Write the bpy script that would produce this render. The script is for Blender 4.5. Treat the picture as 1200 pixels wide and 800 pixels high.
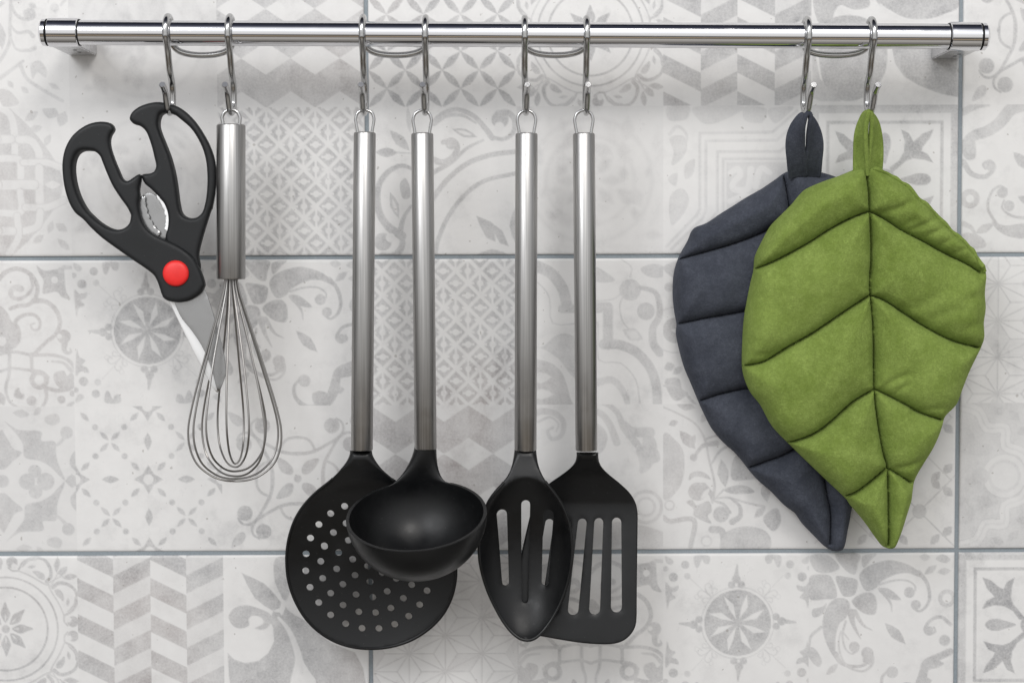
import bpy, bmesh, math, random
import numpy as np
from mathutils import Vector, Matrix
from mathutils.geometry import delaunay_2d_cdt

sc = bpy.context.scene
for o in list(bpy.data.objects):
    bpy.data.objects.remove(o)
C = sc.collection
R = math.radians
rng = np.random.default_rng(7)
random.seed(7)

# ------------------------------------------------------------------ camera
DIST, FPX, PITCH = 1.15, 1977.0, R(2.7)
cam_d = bpy.data.cameras.new('camera')
cam_d.sensor_width = 36.0
cam_d.lens = FPX / 1200 * 36
cam_d.clip_start, cam_d.clip_end = 0.02, 60
cam = bpy.data.objects.new('camera', cam_d)
C.objects.link(cam)
CAM = Vector((0, -DIST * math.cos(PITCH), DIST * math.sin(PITCH)))
FWD = Vector((0, math.cos(PITCH), -math.sin(PITCH)))
UPV = Vector((0, math.sin(PITCH), math.cos(PITCH)))
cam.location = CAM
cam.rotation_euler = (math.pi / 2 - PITCH, 0, 0)
sc.camera = cam

# ------------------------------------------------------------------ world: room light, bright and dark bands added for reflections in the metal
w = bpy.data.worlds.new('World')
sc.world = w
w.use_nodes = True
wn, wl = w.node_tree.nodes, w.node_tree.links
wn.clear()
wo = wn.new('ShaderNodeOutputWorld'); wb = wn.new('ShaderNodeBackground')
wt = wn.new('ShaderNodeTexCoord'); ws = wn.new('ShaderNodeSeparateXYZ')
wm = wn.new('ShaderNodeMapRange'); wr = wn.new('ShaderNodeValToRGB')
wl.new(wt.outputs['Generated'], ws.inputs[0]); wl.new(ws.outputs['Z'], wm.inputs[0])
wm.inputs[1].default_value = -1; wm.inputs[2].default_value = 1
wl.new(wm.outputs[0], wr.inputs[0]); wl.new(wr.outputs[0], wb.inputs[0]); wl.new(wb.outputs[0], wo.inputs[0])
e = wr.color_ramp.elements
e[0].position = 0.0; e[0].color = (.36, .34, .31, 1)
e[1].position = 1.0; e[1].color = (.05, .055, .08, 1)
for p, c in ((.14, (.42, .40, .37, 1)), (.20, (.05, .045, .04, 1)), (.255, (.34, .27, .19, 1)), (.29, (.06, .055, .05, 1)), (.345, (.09, .085, .08, 1)), (.40, (.56, .55, .54, 1)), (.54, (.62, .62, .615, 1)), (.68, (.95, .96, .98, 1)), (.82, (.82, .83, .86, 1)), (.915, (.09, .095, .13, 1))):
    n_ = e.new(p); n_.color = c
# world dimmed towards both ends, added to darken the sides of the steel handles
wside = wn.new('ShaderNodeMapRange'); wside.interpolation_type = 'SMOOTHSTEP'
wl.new(ws.outputs['Y'], wside.inputs[0])
for i_, v_ in enumerate((-.95, .05, 1.22, .30)): wside.inputs[i_ + 1].default_value = v_
wmul = wn.new('ShaderNodeMix'); wmul.data_type = 'RGBA'; wmul.blend_type = 'MULTIPLY'; wmul.inputs[0].default_value = 1
wl.new(wr.outputs[0], wmul.inputs[6]); wl.new(wside.outputs[0], wmul.inputs[7]); wl.new(wmul.outputs[2], wb.inputs[0])
wb.inputs[1].default_value = 1.16

# ------------------------------------------------------------------ lamps
def area(name, loc, target, sx, sy, power, col):
    d = bpy.data.lights.new(name, 'AREA')
    d.shape = 'RECTANGLE'; d.size = sx; d.size_y = sy; d.energy = power; d.color = col
    o = bpy.data.objects.new(name, d); C.objects.link(o)
    o.location = loc
    o.rotation_euler = (Vector(target) - Vector(loc)).to_track_quat('-Z', 'Y').to_euler()
    return o
area('window_lamp', (-1.05, -1.70, 1.15), (-.05, 0, -.06), 0.95, 0.75, 16.5, (.965, .98, 1.0))
area('ceiling_lamp', (0.30, -1.35, 1.25), (0.05, 0, .0), 0.60, 0.48, 10.5, (1.0, .97, .93))

sc.view_settings.view_transform = 'Standard'
sc.view_settings.look = 'None'
sc.view_settings.exposure = 0.0
sc.view_settings.gamma = 1.0
sc.view_settings.use_curve_mapping = False

# ------------------------------------------------------------------ measuring helpers
def P(px, py, h=0.0):
    """Point of the place seen at photo pixel (px, py) that stands h metres off the wall."""
    d = Vector((1, 0, 0)) * ((px - 600) / FPX) + UPV * ((400 - py) / FPX) + FWD
    t = (-h - CAM.y) / d.y
    return CAM + d * t

def spline(pts, n=8, closed=False):
    """Catmull-Rom through pts (any dimension)."""
    p = np.asarray(pts, float)
    m = len(p)
    out = []
    segs = m if closed else m - 1
    for i in range(segs):
        if closed:
            a, b, c, d = p[(i - 1) % m], p[i], p[(i + 1) % m], p[(i + 2) % m]
        else:
            b, c = p[i], p[i + 1]
            a = p[i - 1] if i > 0 else 2 * b - c
            d = p[i + 2] if i + 2 < m else 2 * c - b
        for t in np.linspace(0, 1, n, endpoint=False):
            out.append(.5 * ((2 * b) + (-a + c) * t + (2 * a - 5 * b + 4 * c - d) * t * t + (-a + 3 * b - 3 * c + d) * t ** 3))
    if not closed:
        out.append(p[-1])
    return np.array(out)

def seg_dist(X, Y, pts, closed=False):
    """Distance from points to a polyline, arc parameter of the closest spot."""
    best = np.full(X.shape, 1e9); par = np.zeros(X.shape)
    m = len(pts)
    cnt = m if closed else m - 1
    for i in range(cnt):
        ax, ay = pts[i][:2]; bx, by = pts[(i + 1) % m][:2]
        dx, dy = bx - ax, by - ay
        L = dx * dx + dy * dy + 1e-18
        t = np.clip(((X - ax) * dx + (Y - ay) * dy) / L, 0, 1)
        d = (X - ax - t * dx) ** 2 + (Y - ay - t * dy) ** 2
        k = d < best
        best[k] = d[k]; par[k] = (i + t[k]) / cnt
    return np.sqrt(best), par

def inside(X, Y, poly):
    r = np.zeros(X.shape, bool)
    m = len(poly)
    for i in range(m):
        ax, ay = poly[i][:2]; bx, by = poly[(i + 1) % m][:2]
        if ay == by:
            continue
        c = ((ay > Y) != (by > Y)) & (X < (bx - ax) * (Y - ay) / (by - ay) + ax)
        r ^= c
    return r

# ------------------------------------------------------------------ materials
def mat(name):
    m = bpy.data.materials.new(name)
    m.use_nodes = True
    nt = m.node_tree
    return m, nt.nodes, nt.links, nt.nodes['Principled BSDF']

def setp(b, **k):
    names = {'color': 'Base Color', 'rough': 'Roughness', 'metal': 'Metallic', 'spec': 'Specular IOR Level', 'aniso': 'Anisotropic',
             'sheen': 'Sheen Weight', 'sheen_rough': 'Sheen Roughness', 'coat': 'Coat Weight', 'coat_rough': 'Coat Roughness'}
    for a, v in k.items():
        if a == 'color': v = (*v, 1)
        b.inputs[names[a]].default_value = v

def noise(N, L, coord, scale, detail=3, rough=.55, vec=None):
    t = N.new('ShaderNodeTexNoise')
    t.inputs['Scale'].default_value = scale; t.inputs['Detail'].default_value = detail; t.inputs['Roughness'].default_value = rough
    if vec is not None:
        mp = N.new('ShaderNodeMapping'); mp.inputs['Scale'].default_value = vec
        L.new(coord, mp.inputs[0]); L.new(mp.outputs[0], t.inputs[0])
    else:
        L.new(coord, t.inputs[0])
    return t.outputs['Fac']

def remap(N, L, x, a, b, c, d):
    m = N.new('ShaderNodeMapRange')
    L.new(x, m.inputs[0])
    for i, v in enumerate((a, b, c, d)): m.inputs[i + 1].default_value = v
    return m.outputs[0]

def mth(N, L, op, a, b=None, clamp=False):
    m = N.new('ShaderNodeMath'); m.operation = op; m.use_clamp = clamp
    for i, v in enumerate((a, b)):
        if v is None: continue
        if isinstance(v, (int, float)): m.inputs[i].default_value = v
        else: L.new(v, m.inputs[i])
    return m.outputs[0]

def mixc(N, L, f, a, b, blend='MIX'):
    m = N.new('ShaderNodeMix'); m.data_type = 'RGBA'; m.blend_type = blend
    for s, v in ((0, f), (6, a), (7, b)):
        if isinstance(v, (int, float)): m.inputs[s].default_value = v
        elif isinstance(v, tuple): m.inputs[s].default_value = (*v, 1)
        else: L.new(v, m.inputs[s])
    return m.outputs[2]

def bump(N, L, b, h, strength, dist):
    n = N.new('ShaderNodeBump'); n.inputs['Strength'].default_value = strength; n.inputs['Distance'].default_value = dist
    L.new(h, n.inputs['Height']); L.new(n.outputs[0], b.inputs['Normal'])

def geo_pos(N):
    return N.new('ShaderNodeNewGeometry').outputs['Position']
def obj_pos(N):
    return N.new('ShaderNodeTexCoord').outputs['Object']

def m_tile():
    m, N, L, b = mat('printed_tile')
    g = geo_pos(N)
    at = N.new('ShaderNodeAttribute'); at.attribute_name = 'print'
    sp = N.new('ShaderNodeSeparateColor'); L.new(at.outputs['Color'], sp.inputs[0])
    ink, tone = sp.outputs[0], sp.outputs[1]
    fine = noise(N, L, g, 620, 4, .7)
    mid = noise(N, L, g, 75, 4, .62)
    big = noise(N, L, g, 11, 3, .6)
    blot = noise(N, L, g, 42, 7, .68)
    stain = mth(N, L, 'MULTIPLY', remap(N, L, blot, .50, .66, 0, .16), remap(N, L, big, .35, .65, .2, 1.5))
    grain = remap(N, L, fine, .28, .68, .62, 1.22)
    wear = remap(N, L, mid, .30, .72, .66, 1.24)
    wear2 = remap(N, L, big, .3, .7, .90, 1.16)
    i1 = mth(N, L, 'MULTIPLY', mth(N, L, 'MULTIPLY', mth(N, L, 'MULTIPLY', mth(N, L, 'ADD', ink, stain), .88), grain), mth(N, L, 'MULTIPLY', wear, wear2), True)
    base = mixc(N, L, remap(N, L, mid, .3, .75, 0, 1), (.775, .766, .755), (.726, .717, .707))
    base = mixc(N, L, mth(N, L, 'MULTIPLY', tone, remap(N, L, big, .3, .7, .5, 1.2), True), base, (.47, .465, .465))
    warm = noise(N, L, g, 7.5, 2, .5)
    inkc = mixc(N, L, remap(N, L, warm, .5, .68, 0, .75), (.200, .200, .212), (.262, .212, .202))
    col = mixc(N, L, i1, base, inkc)
    # pinpricks of dirt in the glaze
    dots = noise(N, L, g, 260, 1, .4)
    col = mixc(N, L, remap(N, L, dots, .745, .78, 0, .40), col, (.20, .17, .14))
    L.new(col, b.inputs['Base Color'])
    L.new(remap(N, L, blot, .3, .7, .24, .46), b.inputs['Roughness'])
    setp(b, spec=.42)
    bump(N, L, b, mth(N, L, 'ADD', mth(N, L, 'MULTIPLY', big, 3.0), mth(N, L, 'MULTIPLY', fine, .12)), .22, .0012)
    return m

def m_grout():
    m, N, L, b = mat('grout')
    g = geo_pos(N)
    f = noise(N, L, g, 900, 4, .7); k = noise(N, L, g, 30, 3)
    c = mixc(N, L, k, (.25, .29, .32), (.34, .375, .40))
    c = mixc(N, L, remap(N, L, f, .3, .7, 0, .6), c, (.21, .235, .255))
    L.new(c, b.inputs['Base Color']); setp(b, rough=.9, spec=.2)
    bump(N, L, b, f, .5, .0006)
    return m

def m_chrome(name, col, r0, r1, brushed=None):
    m, N, L, b = mat(name)
    o = obj_pos(N)
    setp(b, color=col, metal=1.0)
    sm = noise(N, L, o, 90, 4, .6)
    L.new(remap(N, L, sm, .35, .72, r0, r1), b.inputs['Roughness'])
    if brushed:
        s = noise(N, L, o, 1.0, 3, .6, brushed)
        c = mixc(N, L, remap(N, L, s, .35, .65, 0, 1), tuple(v * .78 for v in col), tuple(min(1, v * 1.18) for v in col))
        L.new(c, b.inputs['Base Color'])
        patch = noise(N, L, o, 38, 5, .7)
        L.new(mth(N, L, 'ADD', remap(N, L, patch, .35, .7, r0, r1), remap(N, L, s, .3, .7, -.03, .03)), b.inputs['Roughness'])
    else:
        bump(N, L, b, noise(N, L, o, 28, 2), .05, .001)
    return m

def m_plastic(name, col, rough, spec=.5, grain=1500, gs=.12, smear=.1):
    m, N, L, b = mat(name)
    o = obj_pos(N)
    setp(b, spec=spec)
    n1 = noise(N, L, o, 55, 4, .65)
    c = mixc(N, L, remap(N, L, n1, .35, .75, 0, 1), col, tuple(v * 1.3 + .002 for v in col))
    dust = noise(N, L, o, 700, 2, .6)
    c = mixc(N, L, remap(N, L, dust, .70, .76, 0, .10), c, (.30, .29, .28))
    L.new(c, b.inputs['Base Color'])
    L.new(remap(N, L, n1, .3, .75, rough - smear * .5, rough + smear), b.inputs['Roughness'])
    bump(N, L, b, noise(N, L, o, grain, 2), gs, .0003)
    return m

def m_fabric(name, c0, c1, sheen):
    m, N, L, b = mat(name)
    o = obj_pos(N)
    tw = noise(N, L, o, 1.0, 2, .5, (1500, 1500, 900))
    tw2 = noise(N, L, o, 1.0, 2, .5, (700, 700, 2000))
    wv = mth(N, L, 'ADD', tw, tw2)
    mot = noise(N, L, o, 75, 6, .72)
    nap = noise(N, L, o, 420, 3, .7)
    brd = noise(N, L, o, 16, 3, .6)
    c = mixc(N, L, remap(N, L, mot, .36, .64, 0, 1), c0, c1)
    c = mixc(N, L, remap(N, L, wv, .8, 1.2, .0, .42), c, tuple(v * .55 for v in c0))
    c = mixc(N, L, remap(N, L, brd, .45, .72, 0, .30), c, tuple(min(1, v * 1.35) for v in c1))
    c = mixc(N, L, remap(N, L, nap, .38, .66, .30, 0), c, tuple(v * .55 for v in c0))
    L.new(c, b.inputs['Base Color'])
    setp(b, rough=.95, spec=.12, sheen=sheen, sheen_rough=.45)
    b.inputs['Sheen Tint'].default_value = (*[min(1, v * 2.5 + .1) for v in c1], 1)
    bump(N, L, b, mth(N, L, 'ADD', wv, mth(N, L, 'ADD', mth(N, L, 'MULTIPLY', mot, 2.2), nap)), .42, .0008)
    return m

M_TILE, M_GROUT = m_tile(), m_grout()
M_CHROME = m_chrome('polished_chrome', (.78, .78, .80), .04, .15)
M_DCHROME = m_chrome('satin_chrome', (.62, .62, .63), .22, .34)
M_HOOK = m_chrome('hook_steel', (.50, .50, .50), .12, .24)
M_BRUSH = m_chrome('brushed_steel', (.40, .394, .386), .31, .42, (1500, 1500, 9))
M_WIRE = m_chrome('whisk_wire', (.30, .29, .28), .30, .42)
M_BLADE = m_chrome('blade_steel', (.36, .36, .36), .24, .36)
M_EDGE = m_chrome('ground_steel', (.86, .86, .86), .42, .52)
M_NYLON = m_plastic('black_nylon', (.0034, .0037, .0042), .36, .36, smear=.12)
M_RUBBER = m_plastic('scissor_plastic', (.0100, .0108, .0118), .48, .32, smear=.14)
M_RED = m_plastic('red_plastic', (.72, .018, .016), .42, .5)
M_DARK = m_plastic('dark_gap', (.01, .01, .01), .7, .2)
M_GREEN = m_fabric('green_cotton', (.178, .248, .050), (.262, .346, .088), .16)
M_GREY = m_fabric('slate_cotton', (.052, .058, .075), (.082, .090, .113), .16)
M_GTHREAD = m_plastic('green_thread', (.075, .115, .022), .9, .1)
M_STHREAD = m_plastic('slate_thread', (.022, .025, .034), .9, .1)

# ------------------------------------------------------------------ object helpers
def link(name, me, material, parent=None, smooth=True, sharp=None):
    me.materials.append(material)
    if smooth:
        me.polygons.foreach_set('use_smooth', [True] * len(me.polygons))
        if sharp: me.set_sharp_from_angle(angle=R(sharp))
    o = bpy.data.objects.new(name, me)
    C.objects.link(o)
    if parent is not None:
        o.parent = parent
        o.matrix_parent_inverse = Matrix.Identity(4)
        o.location = -root_off(parent)
    return o

def root_off(p):
    v = Vector((0, 0, 0))
    while p is not None:
        v = v + p.location; p = p.parent
    return v

def thing(name, label, cat, loc, group=None):
    o = bpy.data.objects.new(name, None); C.objects.link(o)
    o.empty_display_size = .02
    o.location = loc; o['label'] = label; o['category'] = cat
    if group: o['group'] = group
    return o

def mesh_from(name, V, F):
    me = bpy.data.meshes.new(name)
    me.from_pydata([tuple(v) for v in V], [], F)
    me.update()
    return me

def frames(pts, closed=False):
    p = [Vector(v) for v in pts]
    n = len(p); T = []
    for i in range(n):
        a = p[(i - 1) % n] if (closed or i > 0) else p[i]
        b = p[(i + 1) % n] if (closed or i < n - 1) else p[i]
        T.append((b - a).normalized())
    up = Vector((0, 0, 1)) if abs(T[0].z) < .9 else Vector((1, 0, 0))
    u = T[0].cross(up).normalized()
    out = []
    for i in range(n):
        u = (u - T[i] * u.dot(T[i])).normalized()
        out.append((p[i], u, T[i].cross(u).normalized(), T[i]))
    return out

def tube_vf(pts, rad, sides=12, closed=False, caps=True, round_end=True):
    fr = frames(pts, closed)
    n = len(fr)
    rads = rad if hasattr(rad, '__len__') else [rad] * n
    rings = []
    for (c, u, v, t), r in zip(fr, rads):
        rings.append((c, u, v, r))
    if caps and not closed and round_end:
        c, u, v, t = fr[0]; r = rads[0]
        rings = [(c - t * r * .12, u, v, r * .88)] + rings
        c, u, v, t = fr[-1]; r = rads[-1]
        rings += [(c + t * r * .12, u, v, r * .88)]
    V, F = [], []
    for c, u, v, r in rings:
        for k in range(sides):
            a = 2 * math.pi * k / sides
            V.append(c + u * (r * math.cos(a)) + v * (r * math.sin(a)))
    m = len(rings)
    for i in range(m if closed else m - 1):
        j = (i + 1) % m
        for k in range(sides):
            l = (k + 1) % sides
            F.append((i * sides + k, i * sides + l, j * sides + l, j * sides + k))
    if caps and not closed:
        F.append(tuple(range(sides))[::-1]); F.append(tuple((m - 1) * sides + k for k in range(sides)))
    return V, F

def join_vf(*parts):
    V, F = [], []
    for v, f in parts:
        o = len(V); V += list(v); F += [tuple(i + o for i in q) for q in f]
    return V, F

def fix_normals(me):
    bm = bmesh.new(); bm.from_mesh(me)
    bmesh.ops.recalc_face_normals(bm, faces=bm.faces)
    bm.to_mesh(me); bm.free()

def tube(name, pts, rad, material, parent, sides=12, closed=False, **k):
    me = mesh_from(name, *tube_vf(pts, rad, sides, closed, **k))
    fix_normals(me)
    return link(name, me, material, parent, sharp=32)

def lathe_vf(axis0, axis1, prof, sides=48):
    """prof: list of (distance along the axis in metres, radius)."""
    a = Vector(axis0); d = (Vector(axis1) - a).normalized()
    u = d.orthogonal().normalized(); v = d.cross(u)
    V, F = [], []
    for s, r in prof:
        for k in range(sides):
            t = 2 * math.pi * k / sides
            V.append(a + d * s + u * (r * math.cos(t)) + v * (r * math.sin(t)))
    m = len(prof)
    for i in range(m - 1):
        for k in range(sides):
            l = (k + 1) % sides
            F.append((i * sides + k, i * sides + l, (i + 1) * sides + l, (i + 1) * sides + k))
    F.append(tuple(range(sides))[::-1]); F.append(tuple((m - 1) * sides + k for k in range(sides)))
    return V, F

def lathe(name, a0, a1, prof, material, parent, sides=48, sharp=35):
    me = mesh_from(name, *lathe_vf(a0, a1, prof, sides)); fix_normals(me)
    return link(name, me, material, parent, sharp=sharp)

def box_vf(c, sx, sy, sz, b=.0008):
    bm = bmesh.new()
    bmesh.ops.create_cube(bm, size=1, matrix=Matrix.Translation(c) @ Matrix.Diagonal((sx, sy, sz, 1)))
    bmesh.ops.bevel(bm, geom=list(bm.edges), offset=b, segments=2, affect='EDGES')
    bm.verts.index_update()
    V = [v.co.copy() for v in bm.verts]; F = [tuple(v.index for v in f.verts) for f in bm.faces]
    bm.free()
    return V, F

# plates: outline (with holes) traced on a plane that stands href off the wall, then given depth, thickness and rounded edges
def to_xz(pts, href):
    return np.array([[P(x, y, href).x, P(x, y, href).z] for x, y in pts])

def resample(poly, step, closed=True):
    p = np.asarray(poly, float)
    q = np.vstack([p, p[:1]]) if closed else p
    L = np.r_[0, np.cumsum(np.hypot(*np.diff(q, axis=0).T))]
    n = max(6, int(round(L[-1] / step)))
    s = np.linspace(0, L[-1], n, endpoint=not closed)
    return np.c_[np.interp(s, L, q[:, 0]), np.interp(s, L, q[:, 1])]

def plate_vf(outline, holes, hfun, tfun, rfun, step, extra=None, hole_r=.0005, bulge_back=True):
    """outline/holes in metres (x, z). hfun -> front height off the wall, tfun -> thickness, rfun -> edge rounding radius."""
    loops = [resample(outline, step * .8)] + [resample(h, min(step * .8, .0011)) for h in holes]
    pts, edges = [], []
    for lp in loops:
        o = len(pts); n = len(lp)
        pts += lp.tolist(); edges += [(o + i, o + (i + 1) % n) for i in range(n)]
    nb = len(pts)
    O = loops[0]
    cand = []
    for f in (.12, .35, .65, 1.0):
        tang = np.roll(O, -1, 0) - np.roll(O, 1, 0)
        nrm = np.c_[-tang[:, 1], tang[:, 0]]; nrm /= np.linalg.norm(nrm, axis=1)[:, None] + 1e-12
        rr = rfun(O[:, 0], O[:, 1]) * f
        for sgn in (1, -1):
            q = O + nrm * (sgn * rr)[:, None]
            dd, _ = seg_dist(q[:, 0], q[:, 1], O, True)
            ok = inside(q[:, 0], q[:, 1], O) & (dd > rr * .93)
            cand.append(q[ok])
    lo, hi = O.min(0), O.max(0)
    gx, gz = np.meshgrid(np.arange(lo[0], hi[0], step), np.arange(lo[1], hi[1], step * .87))
    gx = gx + (np.arange(gx.shape[0]) % 2 * step * .5)[:, None]
    g = np.c_[gx.ravel(), gz.ravel()]
    dd, _ = seg_dist(g[:, 0], g[:, 1], O, True)
    ok = inside(g[:, 0], g[:, 1], O) & (dd > np.maximum(rfun(g[:, 0], g[:, 1]) * 1.15, step * .4))
    cand.append(g[ok])
    if extra is not None: cand.append(extra)
    q = np.vstack(cand)
    for h in loops[1:]:
        dh, _ = seg_dist(q[:, 0], q[:, 1], h, True)
        q = q[~inside(q[:, 0], q[:, 1], h) & (dh > step * .35)]
    allp = [Vector(p) for p in pts] + [Vector(p) for p in q.tolist()]
    V2, E2, F2, ov, oe, of = delaunay_2d_cdt(allp, edges, [], 0, 1e-7)
    xy = np.array([[v.x, v.y] for v in V2])
    tri = np.array([f for f in F2 if len(f) == 3])
    cen = xy[tri].mean(1)
    keep = inside(cen[:, 0], cen[:, 1], O)
    for h in loops[1:]:
        keep &= ~inside(cen[:, 0], cen[:, 1], h)
    tri = tri[keep]
    d, _ = seg_dist(xy[:, 0], xy[:, 1], O, True)
    r = rfun(xy[:, 0], xy[:, 1])
    q1 = np.clip(d / r, 0, 1)
    drop = r * (1 - np.sqrt(np.clip(1 - (1 - q1) ** 2, 0, 1)))
    for h in loops[1:]:
        dh, _ = seg_dist(xy[:, 0], xy[:, 1], h, True)
        drop = np.maximum(drop, hole_r * np.clip(1 - dh / .0008, 0, 1))
    front = hfun(xy[:, 0], xy[:, 1])
    t = tfun(xy[:, 0], xy[:, 1])
    hf = front - drop
    hb = front - t + (drop if bulge_back else drop * .3)
    hb = np.minimum(hb, hf - 1e-5)
    n = len(xy)
    V = [Vector((xy[i, 0], -hf[i], xy[i, 1])) for i in range(n)] + [Vector((xy[i, 0], -hb[i], xy[i, 1])) for i in range(n)]
    F = [tuple(f) for f in tri.tolist()] + [(f[0] + n, f[2] + n, f[1] + n) for f in tri.tolist()]
    cnt = {}
    for f in tri.tolist():
        for a, b in ((f[0], f[1]), (f[1], f[2]), (f[2], f[0])):
            k = (min(a, b), max(a, b))
            cnt[k] = cnt.get(k, 0) + 1
    for (a, b), c in cnt.items():
        if c == 1: F.append((a, b, b + n, a + n))
    return V, F

def plate(name, outline, holes, hfun, tfun, rfun, step, material, parent, sharp=42, **k):
    me = mesh_from(name, *plate_vf(outline, holes, hfun, tfun, rfun, step, **k))
    fix_normals(me)
    return link(name, me, material, parent, sharp=sharp)

const = lambda v: (lambda x, z: np.full(np.shape(x), v))
def sstep(a, b, x):
    t = np.clip((x - a) / (b - a), 0, 1)
    return t * t * (3 - 2 * t)
# ------------------------------------------------------------------ the wall: grout bed and printed tiles
TP_X, TP_Z, GAP = .4025, .2023, .0027
GAP = .0027
X1, Z0 = -.0979, .0577                       # joint lines left of the middle tile, above the middle row
TW, TH = TP_X - GAP, TP_Z - GAP
ROLL = R(.22)

class Cell:
    """Draws flat print on one 100 mm square of a tile; coordinates come in through a mapping to 0..1."""
    def __init__(s, U, V):
        s.U, s.V = U, V
        s.ink = np.zeros(U.shape); s.tone = np.zeros(U.shape)
        s.aa = .0075
        s.map(0, 0, 1, 1)
    def map(s, ox, oy, kx, ky=None):
        s.ox, s.oy, s.k = ox, oy, kx
        return s
    def crop(s, x0, y0, z, cx, cy, size=172.0):
        """Mapping for points measured in an enlargement (factor z) whose corner is x0, y0, of the cell at cx, cy."""
        s.ox, s.oy, s.k = (cx - x0) * z, (cy - y0) * z, size * z
        return s
    def pt(s, p):
        return np.array([[(q[0] - s.ox) / s.k, (q[1] - s.oy) / s.k] for q in p])
    def put(s, sd, val, sl):
        m = np.clip(.5 - sd / s.aa, 0, 1)
        s.ink[sl] = s.ink[sl] * (1 - m) + val * m
    def box(s, lo, hi, pad):
        u, v = s.U[0], s.V[:, 0]
        a, b = np.searchsorted(u, lo[0] - pad), np.searchsorted(u, hi[0] + pad)
        c, d = np.searchsorted(v, lo[1] - pad), np.searchsorted(v, hi[1] + pad)
        return (slice(c, d), slice(a, b)) if a < b and c < d else None
    def disc(s, x, y, r, val=.5, ry=None):
        c = s.pt([(x, y)])[0]; r = r / s.k
        ry = r if ry is None else ry / s.k
        sl = s.box(c - max(r, ry), c + max(r, ry), .02)
        if sl is None: return
        s.put((np.hypot((s.U[sl] - c[0]) / r, (s.V[sl] - c[1]) / ry) - 1) * min(r, ry), val, sl)
    def ring(s, x, y, r, wd, val=.5):
        c = s.pt([(x, y)])[0]; r = r / s.k; wd = wd / s.k
        sl = s.box(c - r - wd, c + r + wd, .02)
        if sl is None: return
        s.put(np.abs(np.hypot(s.U[sl] - c[0], s.V[sl] - c[1]) - r) - wd / 2, val, sl)
    def poly(s, pts, val=.5, smooth=True):
        q = s.pt(pts)
        if smooth: q = spline(q, 5, True)
        sl = s.box(q.min(0), q.max(0), .02)
        if sl is None: return
        X, Y = s.U[sl], s.V[sl]
        d, _ = seg_dist(X, Y, q, True)
        s.put(np.where(inside(X, Y, q), -d, d), val, sl)
    def stroke(s, pts, w0, w1=None, val=.5, n=5):
        q = spline(s.pt(pts), n)
        w0 = w0 / s.k; w1 = w0 if w1 is None else w1 / s.k
        sl = s.box(q.min(0), q.max(0), max(w0, w1) + .02)
        if sl is None: return
        d, t = seg_dist(s.U[sl], s.V[sl], q)
        s.put(d - (w0 + (w1 - w0) * t) / 2, val, sl)
    def leaf(s, a, b, wd, val=.5):
        a, b = np.array(a, float), np.array(b, float)
        d = b - a; n = np.array([-d[1], d[0]]) / (np.hypot(*d) + 1e-9) * wd / 2
        pts = [a, a + d * .22 + n * .62, a + d * .5 + n, a + d * .78 + n * .62, b, a + d * .78 - n * .62, a + d * .5 - n, a + d * .22 - n * .62]
        s.poly(pts, val, False)
    def rot(s, pts, c, deg, flip=False):
        a = R(deg); out = []
        for x, y in pts:
            x, y = x - c[0], y - c[1]
            if flip: x = -x
            out.append((c[0] + x * math.cos(a) - y * math.sin(a), c[1] + x * math.sin(a) + y * math.cos(a)))
        return out

def k_rosette(s):
    s.crop(775, 645, 5.161, 777, 649); c = (462, 447)
    s.disc(*c, 204, .50); s.ring(*c, 212, 14, .03); s.ring(*c, 222, 5, .34)
    a0 = math.degrees(math.atan2(-57, -177))
    for k in range(8):
        a = R(a0 + 45 * k)
        q = lambda r, da: (c[0] + r * math.cos(a + R(da)), c[1] + r * math.sin(a + R(da)))
        s.poly([q(26, 4), q(118, 15), q(184, 0), q(104, -4)], .04, False)
    for k in range(4):
        for (x, y, r) in ((425, 212, 22), (484, 212, 22), (453, 178, 26)):
            (x, y), = s.rot([(x, y)], c, 90 * k); s.disc(x, y, r, .46)
        s.poly(s.rot([(436, 170), (455, 88), (464, 88), (470, 170)], c, 90 * k), .42, False)
        for fl in (False, True):
            f = lambda p: s.rot(p, c, 90 * k, fl)
            s.stroke(f([(300, 290), (270, 250), (262, 222), (280, 203), (300, 215), (292, 232)]), 6, 5, .3)
            s.stroke(f([(310, 280), (305, 250), (320, 232), (338, 243), (326, 258)]), 5, 5, .28)
            s.stroke(f([(285, 300), (240, 290), (210, 300), (200, 280), (222, 268)]), 5, 4, .22)
        (x, y), = s.rot([(170, 170)], c, 90 * k); s.stroke([(x, y), s.rot([(245, 240)], c, 90 * k)[0]], 5, 4, .25)
    for sx in (1, -1):
        for sy in (1, -1):
            f = lambda p: [(c[0] + sx * (x - c[0]), c[1] + 12 + sy * (y - c[1])) for x, y in p]
            for x, y, r, v in ((143, 76, 25, .42), (70, 152, 28, .45), (156, 146, 20, .28), (22, 100, 17, .34)):
                (x, y), = f([(x, y)]); s.disc(x, y, r, v)
            s.poly(f([(22, 190), (55, 212), (102, 204), (92, 236), (62, 250), (84, 280), (48, 300), (32, 345)]), .40)
            s.poly(f([(200, 22), (290, 22), (286, 70), (258, 66), (244, 45), (222, 92), (202, 84)]), .36)
            s.poly(f([(20, 22), (70, 50), (60, 74), (30, 66)]), .3)

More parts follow.
